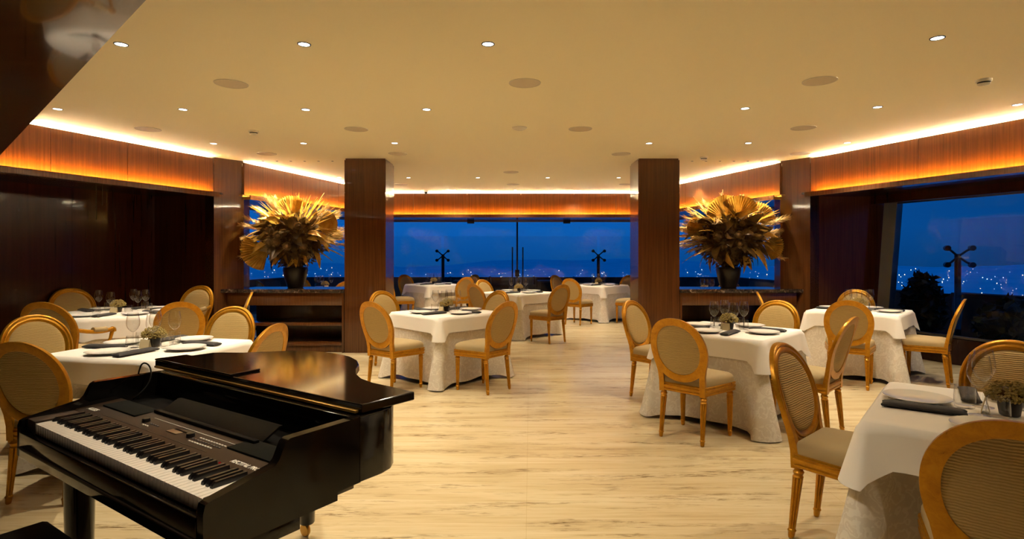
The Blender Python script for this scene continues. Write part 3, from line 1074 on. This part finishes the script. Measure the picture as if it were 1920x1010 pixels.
def setting(c, rot, seats, desc, posy_phrase, card_deg=-90, over_label=None, posy_off=(0, 0)):
    """Everything laid on one table. seats: (angle in degrees, phrase)."""
    cx, cy = c
    for ang, ph, r0 in seats:
        a = math.radians(ang)
        fx, fy = cos(a), sin(a)                # towards the diner
        # a diner at this seat faces (-fx,-fy); his right hand is (-fy, fx)
        rx, ry = -fy, fx
        def at(out, side):
            return (cx + fx * out + rx * side, cy + fy * out + ry * side)
        x, y = at(r0 - .150, -.060)
        PL.put((x, y, TZ + .004), 0, 'white dinner plate %s of %s' % (ph, desc), 'white dinner plates')
        x, y = at(r0 - .185, .137)
        NK.put((x, y, TZ + .004), a - PI / 2 + random.uniform(-.12, .12), 'rolled charcoal napkin %s of %s' % (ph, desc), 'rolled charcoal napkins')
        x, y = at(r0 - .375, .085)
        WG.put((x, y, TZ + .004), random.uniform(0, 6), 'stemmed wine glass %s of %s' % (ph, desc), 'wine glasses')
        x, y = at(r0 - .325, -.040)
        TB.put((x, y, TZ + .004), random.uniform(0, 6), 'short water tumbler %s of %s' % (ph, desc), 'water tumblers')
    PO.put((cx + posy_off[0], cy + posy_off[1], TZ + .004), random.uniform(0, 6), 'small dried flower posy in a dark pot on ' + desc, 'table posies')
    k = math.radians(card_deg)
    CD.put((cx + posy_off[0] + .079 * cos(k), cy + posy_off[1] + .079 * sin(k), TZ + .004), k + PI / 2, 'small tan folded card beside the posy on ' + desc, 'table cards')

G = 'gilt oval-back dining chairs'
GC = 'gilt oval-back chair '
CHAIRS = [
    (-1.27, 6.26, 55, 'on the piano side of the table before the left column'),
    (-0.31, 6.22, 141, 'on the aisle side of the table before the left column'),
    (-1.50, 7.50, 318, 'on the console side of the table before the left column'),
    (-0.40, 7.52, 228, 'on the window side of the table before the left column'),
    (1.47, 4.63, 45, 'on the aisle side of the table before the right console, back turned'),
    (2.42, 4.74, 135, 'on the foreground side of the table before the right console'),
    (1.50, 5.87, 315, 'on the column side of the table before the right console'),
    (2.60, 5.86, 229, 'on the console side of the table before the right console'),
    (-0.40, 9.92, 42, 'on the left front side of the centre table past the columns'),
    (0.60, 9.62, 130, 'on the right front side of the centre table past the columns'),
    (-0.33, 11.05, 318, 'on the left window side of the centre table past the columns'),
    (1.38, 12.02, 53, 'on the aisle side of the window table by the right column'),
    (2.50, 12.22, 135, 'on the column side of the window table by the right column'),
    (1.27, 13.50, 318, 'on the door side of the window table by the right column'),
    (2.55, 13.45, 225, 'on the far window side of the window table by the right column'),
    (-2.42, 12.72, 25, 'on the column side of the window table by the left column'),
    (-1.20, 12.80, 128, 'on the aisle side of the window table by the left column'),
    (-2.38, 13.85, 318, 'on the far window side of the window table by the left column'),
    (-1.15, 13.85, 225, 'on the door side of the window table by the left column'),
    (-3.22, 10.82, 125, 'on the column side of the table behind the left console'),
    (-4.46, 10.95, 40, 'on the console side of the table behind the left console'),
    (-4.28, 12.05, 318, 'on the window side of the table behind the left console'),
    (3.83, 10.52, 225, 'on the window side of the table behind the right console'),
    (2.76, 9.62, 45, 'on the column side of the table behind the right console'),
    (4.07, 9.66, 165, 'on the pier side of the table behind the right console'),
    (-2.74, 3.56, 86, 'on the near side of the table behind the piano, back turned'),
    (-3.57, 4.44, 325, 'on the left wall side of the table behind the piano'),
    (-2.00, 4.11, 171, 'on the aisle side of the table behind the piano lid'),
    (-2.62, 5.06, 268, 'on the far side of the table behind the piano'),
    (-3.60, 6.22, 122, 'on the piano side of the round table by the wood wall'),
    (-3.69, 7.32, 205, 'on the console side of the round table by the wood wall'),
    (3.76, 6.42, 58, 'on the near side of the table by the right-hand window, back turned'),
    (4.69, 6.53, 138, 'on the window side of the table by the right-hand window, seen edge-on'),
    (4.60, 7.75, 235, 'on the far side of the table by the right-hand window'),
    (3.55, 7.45, 340, 'on the console side of the table by the right-hand window'),
    (1.71, 2.91, 313, 'on the aisle side of the right foreground table'),
    (1.68, 1.955, 53, 'on the near side of the right foreground table, back turned'),
    (2.61, 2.99, 231, 'on the far side of the right foreground table'),
]
ARMS = [(-4.33, 5.68, 88, 'gilt oval-back armchair on the near side of the round table, back turned'),
        (-5.47, 7.33, 328, 'gilt oval-back armchair between the wood wall and the round table'),
        (-4.46, 7.76, 258, 'gilt oval-back armchair on the far side of the round table')]

def dent(me, loc, rot, depth, wide=0.0):
    """The cloth gives way where a seat is pushed against it."""
    R = Matrix.Rotation(rot, 2)
    Ri = R.inverted()
    for v in me.vertices:
        if v.co.z > .59:
            continue
        p = R @ Vector(v.co[:2]) + Vector(loc[:2])
        for cx, cy, a, hw, fr in [(c[0], c[1], c[2], .255, .252) for c in CHAIRS] + [(c[0], c[1], c[2], .30, .272) for c in ARMS]:
            if abs(cx - p.x) > .5 or abs(cy - p.y) > .5:
                continue
            hw += wide
            f = Vector((cos(math.radians(a)), sin(math.radians(a))))
            q = p - Vector((cx, cy))
            fw, sd = q.dot(f), abs(q.x * f.y - q.y * f.x)
            if sd < hw + .10 and -.3 < fw < fr + depth:
                k = 1.0 if sd < hw + .02 else max(0.0, 1 - (sd - hw - .02) / .08)
                p += f * (fr + depth - fw) * k
        q = Ri @ (p - Vector(loc[:2]))
        v.co.x, v.co.y = q.x, q.y
    me.update()

TABLES = {
    'column': dict(c=(-0.78, 6.86), rot=45, d='the table before the left column', seats=[(225, 'on the piano side'), (315, 'on the aisle side'), (135, 'on the console side'), (45, 'on the window side')]),
    'aisle': dict(c=(1.97, 5.23), rot=46, d='the table before the right console', seats=[(226, 'on the aisle side'), (316, 'on the foreground side'), (136, 'on the column side'), (46, 'on the console side')]),
    'centre': dict(c=(0.12, 10.46), rot=45, d='the centre table past the columns', seats=[(225, 'on the left front side'), (315, 'on the right front side'), (135, 'on the left window side'), (45, 'on the right window side')]),
    'far_right': dict(c=(1.95, 12.95), rot=45, d='the window table by the right column', seats=[(225, 'on the aisle side'), (315, 'on the column side'), (135, 'on the door side'), (45, 'on the far window side')]),
    'far_left': dict(c=(-1.80, 13.25), rot=42, d='the window table by the left column', seats=[(222, 'on the column side'), (312, 'on the aisle side'), (132, 'on the far window side'), (42, 'on the door side')]),
    'bay_left': dict(c=(-3.75, 11.55), rot=40, d='the table behind the left console', seats=[(310, 'on the column side'), (220, 'on the console side'), (130, 'on the window side')]),
    'bay_right': dict(c=(3.36, 10.06), rot=45, d='the table behind the right console', seats=[(225, 'on the column side'), (315, 'on the pier side'), (45, 'on the window side')]),
    'piano': dict(c=(-2.64, 4.25), rot=-12.5, d='the table behind the piano', seats=[(257.5, 'on the near side'), (-12.5, 'on the aisle side'), (167.5, 'on the left wall side'), (77.5, 'on the far side')]),
    'window': dict(c=(4.25, 7.05), rot=47, d='the table by the right-hand window', seats=[(227, 'on the near side'), (317, 'on the window side'), (47, 'on the far side'), (137, 'on the console side')]),
    'front': dict(c=(2.10, 2.43), rot=51, d='the right foreground table', seats=[(141, 'on the aisle side'), (231, 'on the near side'), (51, 'on the far side')]),
}
for i, (k, T) in enumerate(TABLES.items()):
    rz = math.radians(T['rot'])
    loc = (*T['c'], 0)
    tf = make_table_frame(.95, None)
    tf.location, tf.rotation_euler = loc, (0, 0, rz)
    tag(tf, 'square table standing under two cloths: ' + T['d'], 'table', 'square dining tables')
    u = ob('tablecloth', cloth(.95, TZ - .004, 'under', 11 + i), None, loc, rz)
    dent(u.data, loc, rz, .03, .03)
    tag(u, 'cream damask floor-length cloth over ' + T['d'], 'tablecloth', 'damask floor-length cloths')
    o = ob('table_topper', cloth(.95, TZ + .002, 'over', 11 + i), None, loc, rz)
    dent(o.data, loc, rz, .004)
    tag(o, 'plain white square overcloth on ' + T['d'], 'overcloth', 'white overcloths')
    setting(T['c'], rz, [(a, p, .475) for a, p in T['seats']], T['d'], '', card_deg=T['seats'][0][0])
# the round table by the left wall
c = (-4.65, 6.80)
D8 = 'the round table by the wood wall'
tf = make_table_frame(0, .66)
tf.location = (*c, 0)
tag(tf, 'round table standing under two cloths by the wood wall', 'table')
u8 = cloth(0, TZ - .004, 'under', 60, .66)
dent(u8, c, 0, .03, .03)
tag(ob('tablecloth', u8, None, (*c, 0), 0), 'cream floor-length cloth over ' + D8, 'tablecloth', 'damask floor-length cloths')
tag(ob('table_topper', cloth(0, TZ + .002, 'over', 60, .66), None, (*c, 0), 0), 'plain white overcloth on ' + D8, 'overcloth', 'white overcloths')
setting(c, 0, [(-88, 'by the near armchair', .64), (150, 'by the wall-side armchair', .64), (-30, 'on the piano side', .64), (22, 'on the console side', .64), (72, 'by the far armchair', .64)], D8, '', -88)

def ang_put(kind, x, y, deg, label, group):
    return kind.put((x, y, 0), math.radians(deg - 90), label, group)
for x, y, a, lab in CHAIRS:
    ang_put(CH, x, y, a, GC + lab, G)
GA = 'gilt armchairs at the round table'
for x, y, a, lab in ARMS:
    ang_put(AC, x, y, a, lab, GA)

# ------------------------------------------------------------------ consoles with the flower arrangements
def console(s, nm):
    t = thing('console_table', 'open wooden console with dark marble top below the %s flower arrangement' % nm, 'console')
    sl = [(s * 4.285, 8.47), (s * 2.47, 8.47), (s * 2.485, 9.15), (s * 4.07, 9.15), (s * 4.075, 8.765)]
    part('marble_top', MB().prism(sl, .885, .94, .006), M['marble'], t, sharp=16)
    X0, X1 = 2.48, 4.05
    def bx(a, b, y0, y1, z0, z1):
        return MB().box(min(s * a, s * b), max(s * a, s * b), y0, y1, z0, z1, .002)
    part('apron', bx(X0 + .03, 4.20, 8.50, 8.53, .70, .884), M['walnut'], t)
    part('side_panel', bx(X0, X0 + .03, 8.495, 9.12, 0, .884), M['walnut'], t)
    part('back_panel', bx(X0 + .03, X1 - .02, 9.08, 9.12, 0, .884), M['shaded_walnut'], t)
    part('shelf', bx(X0 + .03, X1, 8.54, 9.08, .395, .44), M['walnut'], t)
    part('shelf', bx(X0 + .03, X1, 8.54, 9.08, .10, .145), M['walnut'], t)
    part('plinth', bx(X0 + .03, X1, 8.56, 8.60, 0, .10), M['walnut'], t)
for s, nm in ((-1, 'left'), (1, 'right')):
    console(s, nm)

def blade(length, width, curl, fold=.25, n=7):
    """A lance-shaped leaf along +X from the origin, curling towards -Z."""
    mb = MB()
    for i in range(n + 1):
        u = i / n
        wd = width * (sin(PI * min(1, u * .92 + .06)) ** .8) * (1 - .25 * u)
        x = length * u
        z = -curl * length * u * u
        mb.v += [(x, -wd, z + fold * wd), (x, 0, z), (x, wd, z + fold * wd)]
    for i in range(n):
        a = i * 3
        mb.f += [(a, a + 1, a + 4, a + 3), (a + 1, a + 2, a + 5, a + 4)]
    return mb
def fan(radius, spread, n=17):
    mb = MB()
    for i in range(n * 2 + 1):
        a = -spread + 2 * spread * i / (n * 2)
        up = .022 * (1 if i % 2 else -1)
        r = radius * (1 - .10 * abs(i / n - 1) ** 2 + (.03 if i % 2 else 0))
        mb.v += [(.03 * cos(a), .03 * sin(a), 0), (r * .55 * cos(a), r * .55 * sin(a), up * .6), (r * cos(a), r * sin(a), up)]
    for i in range(n * 2):
        a = i * 3
        mb.f += [(a, a + 3, a + 4, a + 1), (a + 1, a + 4, a + 5, a + 2)]
    mb.tube([(-.22, 0, 0), (.05, 0, 0)], .008, 6)
    return mb
def plume(length, seed, thick=.055):
    rr = random.Random(seed)
    mb = MB().tube([(0, 0, 0), (length * .6, 0, 0), (length, 0, -.02)], .004, 5)
    for _ in range(150):
        u = rr.uniform(.30, 1.0)
        a = rr.uniform(0, 2 * PI)
        l = thick * (1.6 - abs(u - .6)) * rr.uniform(.8, 1.5)
        p = Vector((length * u, 0, -.02 * u))
        d = Vector((rr.uniform(1.0, 1.8), cos(a) * .75, sin(a) * .75)).normalized()
        q = d.cross(Vector((rr.uniform(-1, 1), rr.uniform(-1, 1), 1))).normalized() * .0045
        mb.add([p - q, p + q, p + d * l + q * .2, p + d * l - q * .2], [(0, 1, 2, 3)])
    return mb
def protea(r, seed):
    rr = random.Random(seed)
    mb = MB().lathe([(.004, -.02), (r * .55, .0), (r * .7, r * .5), (r * .4, r * .95), (.004, r * 1.1)], 14)
    for ring, (k, n, l) in enumerate(((.62, 14, 1.0), (.52, 12, 1.12), (.36, 9, 1.2))):
        for i in range(n):
            a = 2 * PI * (i + .5 * ring) / n
            b = blade(r * l * 1.1, r * .2, -.15, .3, 4)
            R = Matrix.Rotation(a, 4, 'Z') @ Matrix.Translation((r * k, 0, 0)) @ Matrix.Rotation(-1.15 + rr.uniform(-.1, .1), 4, 'Y')
            b.xf(R)
            mb.add(b.v, b.f)
    mb.xf(Matrix.Rotation(PI / 2, 4, 'Y'))
    return mb

FL = {}
def lib():
    for i in range(3):
        FL['spear%d' % i] = mesh('palm_spear', blade(.50, .017 + .006 * i, .05 + .05 * i, .5), M['goldleaf'], 60, False)
        FL['leaf%d' % i] = mesh('dried_leaf', blade(.30, .070 + .012 * i, .25 + .2 * i, .25), M['brownleaf'], 60, False)
        FL['gleaf%d' % i] = mesh('dried_leaf', blade(.30, .050 + .010 * i, .25 + .25 * i, .25), M['goldleaf'], 60, False)
        FL['plume%d' % i] = mesh('pampas_plume', plume(.52, i), M['paleleaf'], 60, False)
        FL['protea%d' % i] = mesh('flower_head', protea(.058 + .010 * i, i), M['protea'], 40)
    FL['fan'] = mesh('palm_fan', fan(.34, .95), M['goldleaf'], 20, False)
    FL['stalk'] = mesh('thin_stalk', MB().tube([(0, 0, 0), (.3, .01, .0), (.62, 0, -.02)], .004, 5), M['paleleaf'])
lib()
def arrangement(x, y, nm, seed, fans):
    t = thing('flower_arrangement', 'huge golden dried palm and pampas arrangement in a black vase on the %s console' % nm, 'flower arrangement', (x, y, .94), 0, 'dried flower arrangements')
    rr = random.Random(seed)
    mb = MB().lathe([(.105, 0), (.12, .01), (.135, .06), (.165, .17), (.185, .27), (.18, .31), (.165, .32)], 28)
    v = part('vase', mb, M['vase'], t)
    for k in range(16):
        a = 2 * PI * k / 16
        b = MB().lathe([(.004, -.02), (.018, 0), (.004, .02)], 8)
        b.xf(Matrix.Translation((.15 * cos(a), .15 * sin(a), .11 + .05 * (k % 2))))
        mb.add(b.v, b.f)
    C0 = Vector((0, 0, .76))
    def place(key, dirv, r0, roll=0.0, sc=1.0, name=None):
        d = Vector(dirv).normalized()
        up = Vector((0, 0, 1)) if abs(d.z) < .95 else Vector((0, -1, 0))
        yv = up.cross(d).normalized()
        zv = d.cross(yv)
        R = Matrix((d, yv, zv)).transposed().to_4x4()
        o = ob(FL[key].name.split('.')[0], FL[key], t)
        hx, hz = math.hypot(d.x, d.y * .6), abs(d.z)
        nh = max(1e-6, math.hypot(hx, hz))
        up_ = .66 if d.z > 0 else .58
        sq = 1 / ((hx / nh / .84) ** 3 + (hz / nh / up_) ** 3) ** (1 / 3) / .82
        sc, r0 = sc * sq, r0 * sq
        o.matrix_local = Matrix.Translation(C0 + d * r0) @ R @ Matrix.Rotation(roll, 4, 'X') @ Matrix.Diagonal((sc, sc, sc, 1))
        return o
    def direction(az, el):
        """az = angle in the facing plane (0 right, 90 up), el = how far towards the viewer."""
        a, e = math.radians(az), math.radians(el)
        return (cos(a) * cos(e), -sin(e), sin(a) * cos(e))
    for k in range(98):
        az = rr.choice([rr.uniform(-30, 210), rr.uniform(35, 145)])
        place('spear%d' % rr.randrange(3), direction(az, rr.uniform(-60, 30)), rr.uniform(.26, .40), rr.uniform(-1, 1), rr.uniform(.70, 1.02))
    for k in range(44):
        az = rr.choice([rr.uniform(130, 200), rr.uniform(-25, 45), rr.uniform(55, 125)])
        place('plume%d' % rr.randrange(3), direction(az, rr.uniform(-45, 25)), rr.uniform(.24, .34), rr.uniform(0, 6), rr.uniform(.72, .98))
    for az, el, r0, roll, sc in fans:
        d = Vector(direction(az, el)).normalized()
        zv = Vector((sin(roll) * .5, -1, .25))
        zv = (zv - d * zv.dot(d)).normalized()
        yv = zv.cross(d)
        o = ob('palm_fan', FL['fan'], t)
        o.matrix_local = Matrix.Translation(C0 + d * r0 + Vector((0, -.12, 0))) @ Matrix((d, yv, zv)).transposed().to_4x4() @ Matrix.Diagonal((sc, sc, sc, 1))
    for k in range(46):
        place('leaf%d' % rr.randrange(3), direction(rr.uniform(-70, 250), rr.uniform(5, 80)), rr.uniform(.16, .38), rr.uniform(-2, 2), rr.uniform(.7, 1.1))
    for k in range(34):
        place('gleaf%d' % rr.randrange(3), direction(rr.choice([rr.uniform(-75, 20), rr.uniform(160, 255), rr.uniform(40, 140)]), rr.uniform(-10, 50)), rr.uniform(.26, .42), rr.uniform(-1, 1), rr.uniform(.7, 1.1))
    for k in range(11):
        place('protea%d' % rr.randrange(3), direction(rr.uniform(-120, 250), rr.uniform(45, 85)), rr.uniform(.40, .48), 0, rr.uniform(.8, 1.1))
    for k in range(14):
        place('stalk', direction(rr.choice([rr.uniform(150, 195), rr.uniform(-15, 25), rr.uniform(50, 150)]), rr.uniform(-20, 15)), rr.uniform(.26, .34), 0, rr.uniform(.75, 1.0))
    # the dense heart of small leaves
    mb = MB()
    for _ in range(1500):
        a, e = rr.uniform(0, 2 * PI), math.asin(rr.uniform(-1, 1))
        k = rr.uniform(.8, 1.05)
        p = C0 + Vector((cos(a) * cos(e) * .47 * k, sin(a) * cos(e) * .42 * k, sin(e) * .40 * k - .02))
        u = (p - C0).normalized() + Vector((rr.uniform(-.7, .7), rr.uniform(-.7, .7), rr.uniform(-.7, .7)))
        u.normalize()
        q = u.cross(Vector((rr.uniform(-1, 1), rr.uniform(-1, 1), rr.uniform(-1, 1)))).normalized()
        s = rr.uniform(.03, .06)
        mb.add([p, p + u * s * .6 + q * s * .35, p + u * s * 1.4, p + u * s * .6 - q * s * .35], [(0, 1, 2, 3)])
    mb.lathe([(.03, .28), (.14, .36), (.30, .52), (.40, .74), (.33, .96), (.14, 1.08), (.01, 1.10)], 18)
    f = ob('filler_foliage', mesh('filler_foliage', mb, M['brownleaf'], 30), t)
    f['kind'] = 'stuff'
    return t
arrangement(-3.33, 8.86, 'left', 21, [(206, 25, .36, .4, 1.15), (98, -10, .34, 0, .95), (22, 0, .40, -.5, .95), (150, -15, .40, .3, .8)])
arrangement(3.33, 8.86, 'right', 22, [(112, 12, .30, .2, 1.1), (80, 18, .30, -.2, 1.05), (38, 0, .42, -.4, .95), (-12, 10, .46, -.4, .85), (165, 0, .42, .4, .8)])

# ------------------------------------------------------------------ piano
PR = math.atan2(-.560, .829)
piano = thing('baby_grand_piano', 'black glossy baby grand digital piano with brown control panel and curved lid', 'piano', (-1.844, 2.228, 0), PR)
def pp(name, mb, m, parent=None, **kw):
    return part(name, mb, m, parent or piano, **kw)
LQ = M['lacquer']
body = [(1.27, .50), (1.27, .60), (1.262, .65), (1.235, .69), (1.19, .72), (1.12, .737), (1.02, .745), (.93, .765), (.85, .805), (.78, .86), (.72, .925), (.66, .985), (.57, 1.045), (.47, 1.085), (.36, 1.10), (.25, 1.095), (.15, 1.065), (.07, 1.01), (0, .93), (-.06, .86), (-.12, .80), (-.12, .50)]
pp('rim', MB().prism(body, .685, .904, .004), LQ)
def cheek(s0, s1):
    pr = [(-.022, .657), (-.022, .775), (-.016, .795), (-.004, .800), (.186, .836), (.200, .850), (.210, .872), (.222, .896), (.236, .904), (.505, .904), (.505, .685), (.41, .685), (.41, .657)]
    return MB().loft([[(s0, t_, z_) for t_, z_ in pr], [(s1, t_, z_) for t_, z_ in pr]])
pp('cheek', cheek(1.236, 1.27), LQ)
pp('cheek', cheek(-.12, -.086), LQ)
pp('keybed', MB().box(-.088, 1.238, -.004, .505, .657, .735, .003), LQ)
pp('key_slip', MB().box(-.086, 1.236, -.026, -.004, .657, .757, .004), LQ)
pp('front_rail', MB().box(-.088, 1.238, -.032, -.024, .692, .700, .002), M['panel'])
pp('underframe', MB().box(.86, 1.262, .03, .277, .615, .657, .003), LQ)
pp('end_block', MB().box(-.085, -.006, 0.0, .155, .735, .803, .004), M['panel'])
pp('end_block', MB().box(1.2265, 1.2355, 0.0, .155, .735, .800, .002), M['panel'])
KW = 1.2247 / 52
wk = mesh('white_key', MB().box(.0006, KW - .0006, 0.0, .154, .757, .7965, .0012), M['ivory'], 40)
for i in range(52):
    ob('white_key', wk, piano, (i * KW, 0, 0))
mbk = MB().loft([[(-.0070, .048, .795), (.0070, .048, .795), (.0070, .154, .795), (-.0070, .154, .795)],
                 [(-.0068, .050, .804), (.0068, .050, .804), (.0068, .154, .804), (-.0068, .154, .804)],
                 [(-.0054, .060, .813), (.0054, .060, .813), (.0054, .154, .813), (-.0054, .154, .813)]])
bk = mesh('black_key', mbk, M['ebony'], 30)
names = 'ABCDEFG'
for i in range(51):
    if names[i % 7] in 'ACDFG':
        ob('black_key', bk, piano, ((i + 1) * KW, 0, 0))
# the instrument's sloping top
panel = pp('control_panel', MB().loft([[(-.085, .154, .74), (1.2355, .154, .74), (1.2355, .154, .800), (-.085, .154, .800)],
                                       [(-.085, .165, .74), (1.2355, .165, .74), (1.2355, .165, .806), (-.085, .165, .806)],
                                       [(-.085, .33, .74), (1.2355, .33, .74), (1.2355, .33, .815), (-.085, .33, .815)]]), M['panel'])
def pz(t_):
    return .806 + (t_ - .165) * .009 / .165
for s0, s1 in ((-.02, .27), (.93, 1.20)):
    pp('speaker_grille', MB().box(s0, s1, .235, .33, pz(.28) - .004, pz(.30) + .003, .002), M['grille'], panel)
pp('display', MB().box(.565, .635, .215, .240, pz(.22), pz(.24) + .002, .001), M['lcd'], panel)
pp('display_hood', MB().box(.575, .665, .242, .262, pz(.24), pz(.25) + .004, .001), M['ebony'], panel)
for s_ in (.375, .705):
    pp('knob', MB().lathe([(.015, pz(.22) - .002), (.014, pz(.22) + .014), (.004, pz(.22) + .016)], 18, (s_, .232, 0)), M['ebony'], panel)
for r_, (t_, a, b) in enumerate(((.205, .40, .46), (.225, .42, .50), (.205, .74, .90), (.222, .73, .92), (.239, .75, .93))):
    n = max(2, int((b - a) / .017))
    for k in range(n):
        pp('button', MB().box(a + k * .017, a + k * .017 + .010, t_, t_ + .005, pz(t_) - .002, pz(t_) + .003), M['ink'] if r_ % 2 == 0 else M['alu'], panel)
pp('panel_line', MB().box(.36, .98, .268, .270, pz(.268) - .001, pz(.27) + .0012), M['ink'], panel)
pp('panel_groove', MB().box(.12, .90, .182, .184, pz(.182) - .001, pz(.184) + .0008), M['ebony'], panel)
for s_ in (1.02, 1.11):
    pp('pilot_lamp', MB().box(s_, s_ + .006, .157, .162, .800, .806), M['red_led'], panel)
pp('music_ledge', MB().box(.28, .98, .300, .322, .812, .826, .004), M['satin_black'])
pp('music_rest', MB().loft([[(.28, .326, .812), (.98, .326, .812), (.98, .340, .812), (.28, .340, .812)], [(.28, .395, .852), (.98, .395, .852), (.98, .409, .852), (.28, .409, .852)]]), M['satin_black'])
pp('fallboard', MB().box(-.086, 1.236, .485, .505, .735, .904, .003), LQ)
pp('inner_shelf', MB().box(-.086, 1.236, .33, .485, .735, .800, .002), M['satin_black'])
def lettering(text, s_, t_, size, z_):
    cu = bpy.data.curves.new('lettering', 'FONT')
    cu.body = text
    cu.size = size
    cu.shear = .25
    cu.extrude = .0004
    cu.offset = .0006
    cu.materials.append(M['ink'])
    tmp = bpy.data.objects.new('lettering_curve', cu)
    me = bpy.data.meshes.new_from_object(tmp)
    bpy.data.objects.remove(tmp)
    o = ob('lettering', me, panel)
    o.location = (s_, t_, z_)
    o.rotation_euler = (math.atan(.009 / .165), 0, 0)
    return o
lettering('RECITAL PRO', 1.045, .178, .024, .8078)
lettering('ALESIS', -.045, .185, .028, .8082)
lid = [(-.205, .525), (1.255, .525), (1.272, .76), (1.15, .768), (1.03, .772), (.93, .80), (.84, .855), (.755, .930), (.69, 1.005), (.595, 1.075), (.483, 1.125), (.373, 1.143), (.257, 1.137), (.161, 1.113), (.07, 1.05), (0, .96), (-.06, .885), (-.165, .83), (-.195, .80)]
ld = pp('lid', MB().prism(lid, .908, .940, .004), LQ, sharp=16)
pp('lid_flap', MB().prism([(-.203, .522), (.45, .522), (.44, .665), (-.19, .665)], .9402, .950, .003), LQ, ld, sharp=16)
pp('hinge', MB().box(-.18, 1.24, .508, .524, .910, .920, .002), M['brass'], ld)
for s_, t_, big in ((.0, .145, 1), (1.15, .145, 1), (.245, 1.05, 0)):
    if big:
        l = pp('leg', MB().lathe([(.042, .085), (.046, .09), (.056, .62), (.060, .64), (.060, .657)], 24, (s_, t_, 0)), LQ)
    else:
        l = pp('leg', MB().lathe([(.034, .072), (.038, .078), (.050, .62), (.054, .64), (.054, .686)], 24, (s_, t_, 0)), LQ)
    pp('caster_fork', MB().tube([(s_, t_, .09), (s_ - .012, t_, .055)], .012, 8), M['brass'], l)
    mb = MB().lathe([(.010, -.011), (.030, -.010), (.033, -.004), (.033, .004), (.030, .010), (.010, .011)], 20)
    mb.xf(Matrix.Translation((s_ - .015, t_, .033)) @ Matrix.Rotation(PI / 2, 4, 'X'))
    pp('caster_wheel', mb, M['brass'], l)
# cable over the cheek
def on_piano(s_, t_, z_):
    return (-1.844 + .829 * s_ + .560 * t_, 2.228 - .560 * s_ + .829 * t_, z_)
pth = []
for s_, t_, z_ in ((-.155, .40, .60), (-.152, .42, .84), (-.150, .43, .935), (-.11, .435, .958), (-.05, .44, .940), (.01, .41, .88), (.04, .345, .84), (.03, .33, .828), (.02, .335, .824)):
    pth.append(on_piano(s_, t_, z_))
cu = bpy.data.curves.new('power_cable', 'CURVE')
cu.dimensions = '3D'
cu.bevel_depth = .0035
sp = cu.splines.new('NURBS')
sp.points.add(len(pth) - 1)
for p_, q_ in zip(sp.points, pth):
    p_.co = (*q_, 1)
sp.use_endpoint_u = True
sp.order_u = 4
cu.materials.append(M['satin_black'])
tmp = bpy.data.objects.new('cable_curve', cu)
me = bpy.data.meshes.new_from_object(tmp)
bpy.data.objects.remove(tmp)
o = ob('power_cable', me)
tag(o, 'thin dark cable looping over the left cheek of the piano', 'cable')

bench = thing('piano_bench', 'black padded piano bench half under the keyboard', 'bench', on_piano(.62, -.20, 0), PR)
part('seat', MB().box(-.40, .40, -.17, .17, .445, .50, .02), M['satin_black'], bench)
part('apron', MB().box(-.37, .37, -.145, .145, .37, .445, .003), M['satin_black'], bench)
for sx_ in (-1, 1):
    for sy_ in (-1, 1):
        part('leg', MB().box(sx_ * .34 - .025, sx_ * .34 + .025, sy_ * .12 - .025, sy_ * .12 + .025, 0, .37, .003), M['satin_black'], bench)
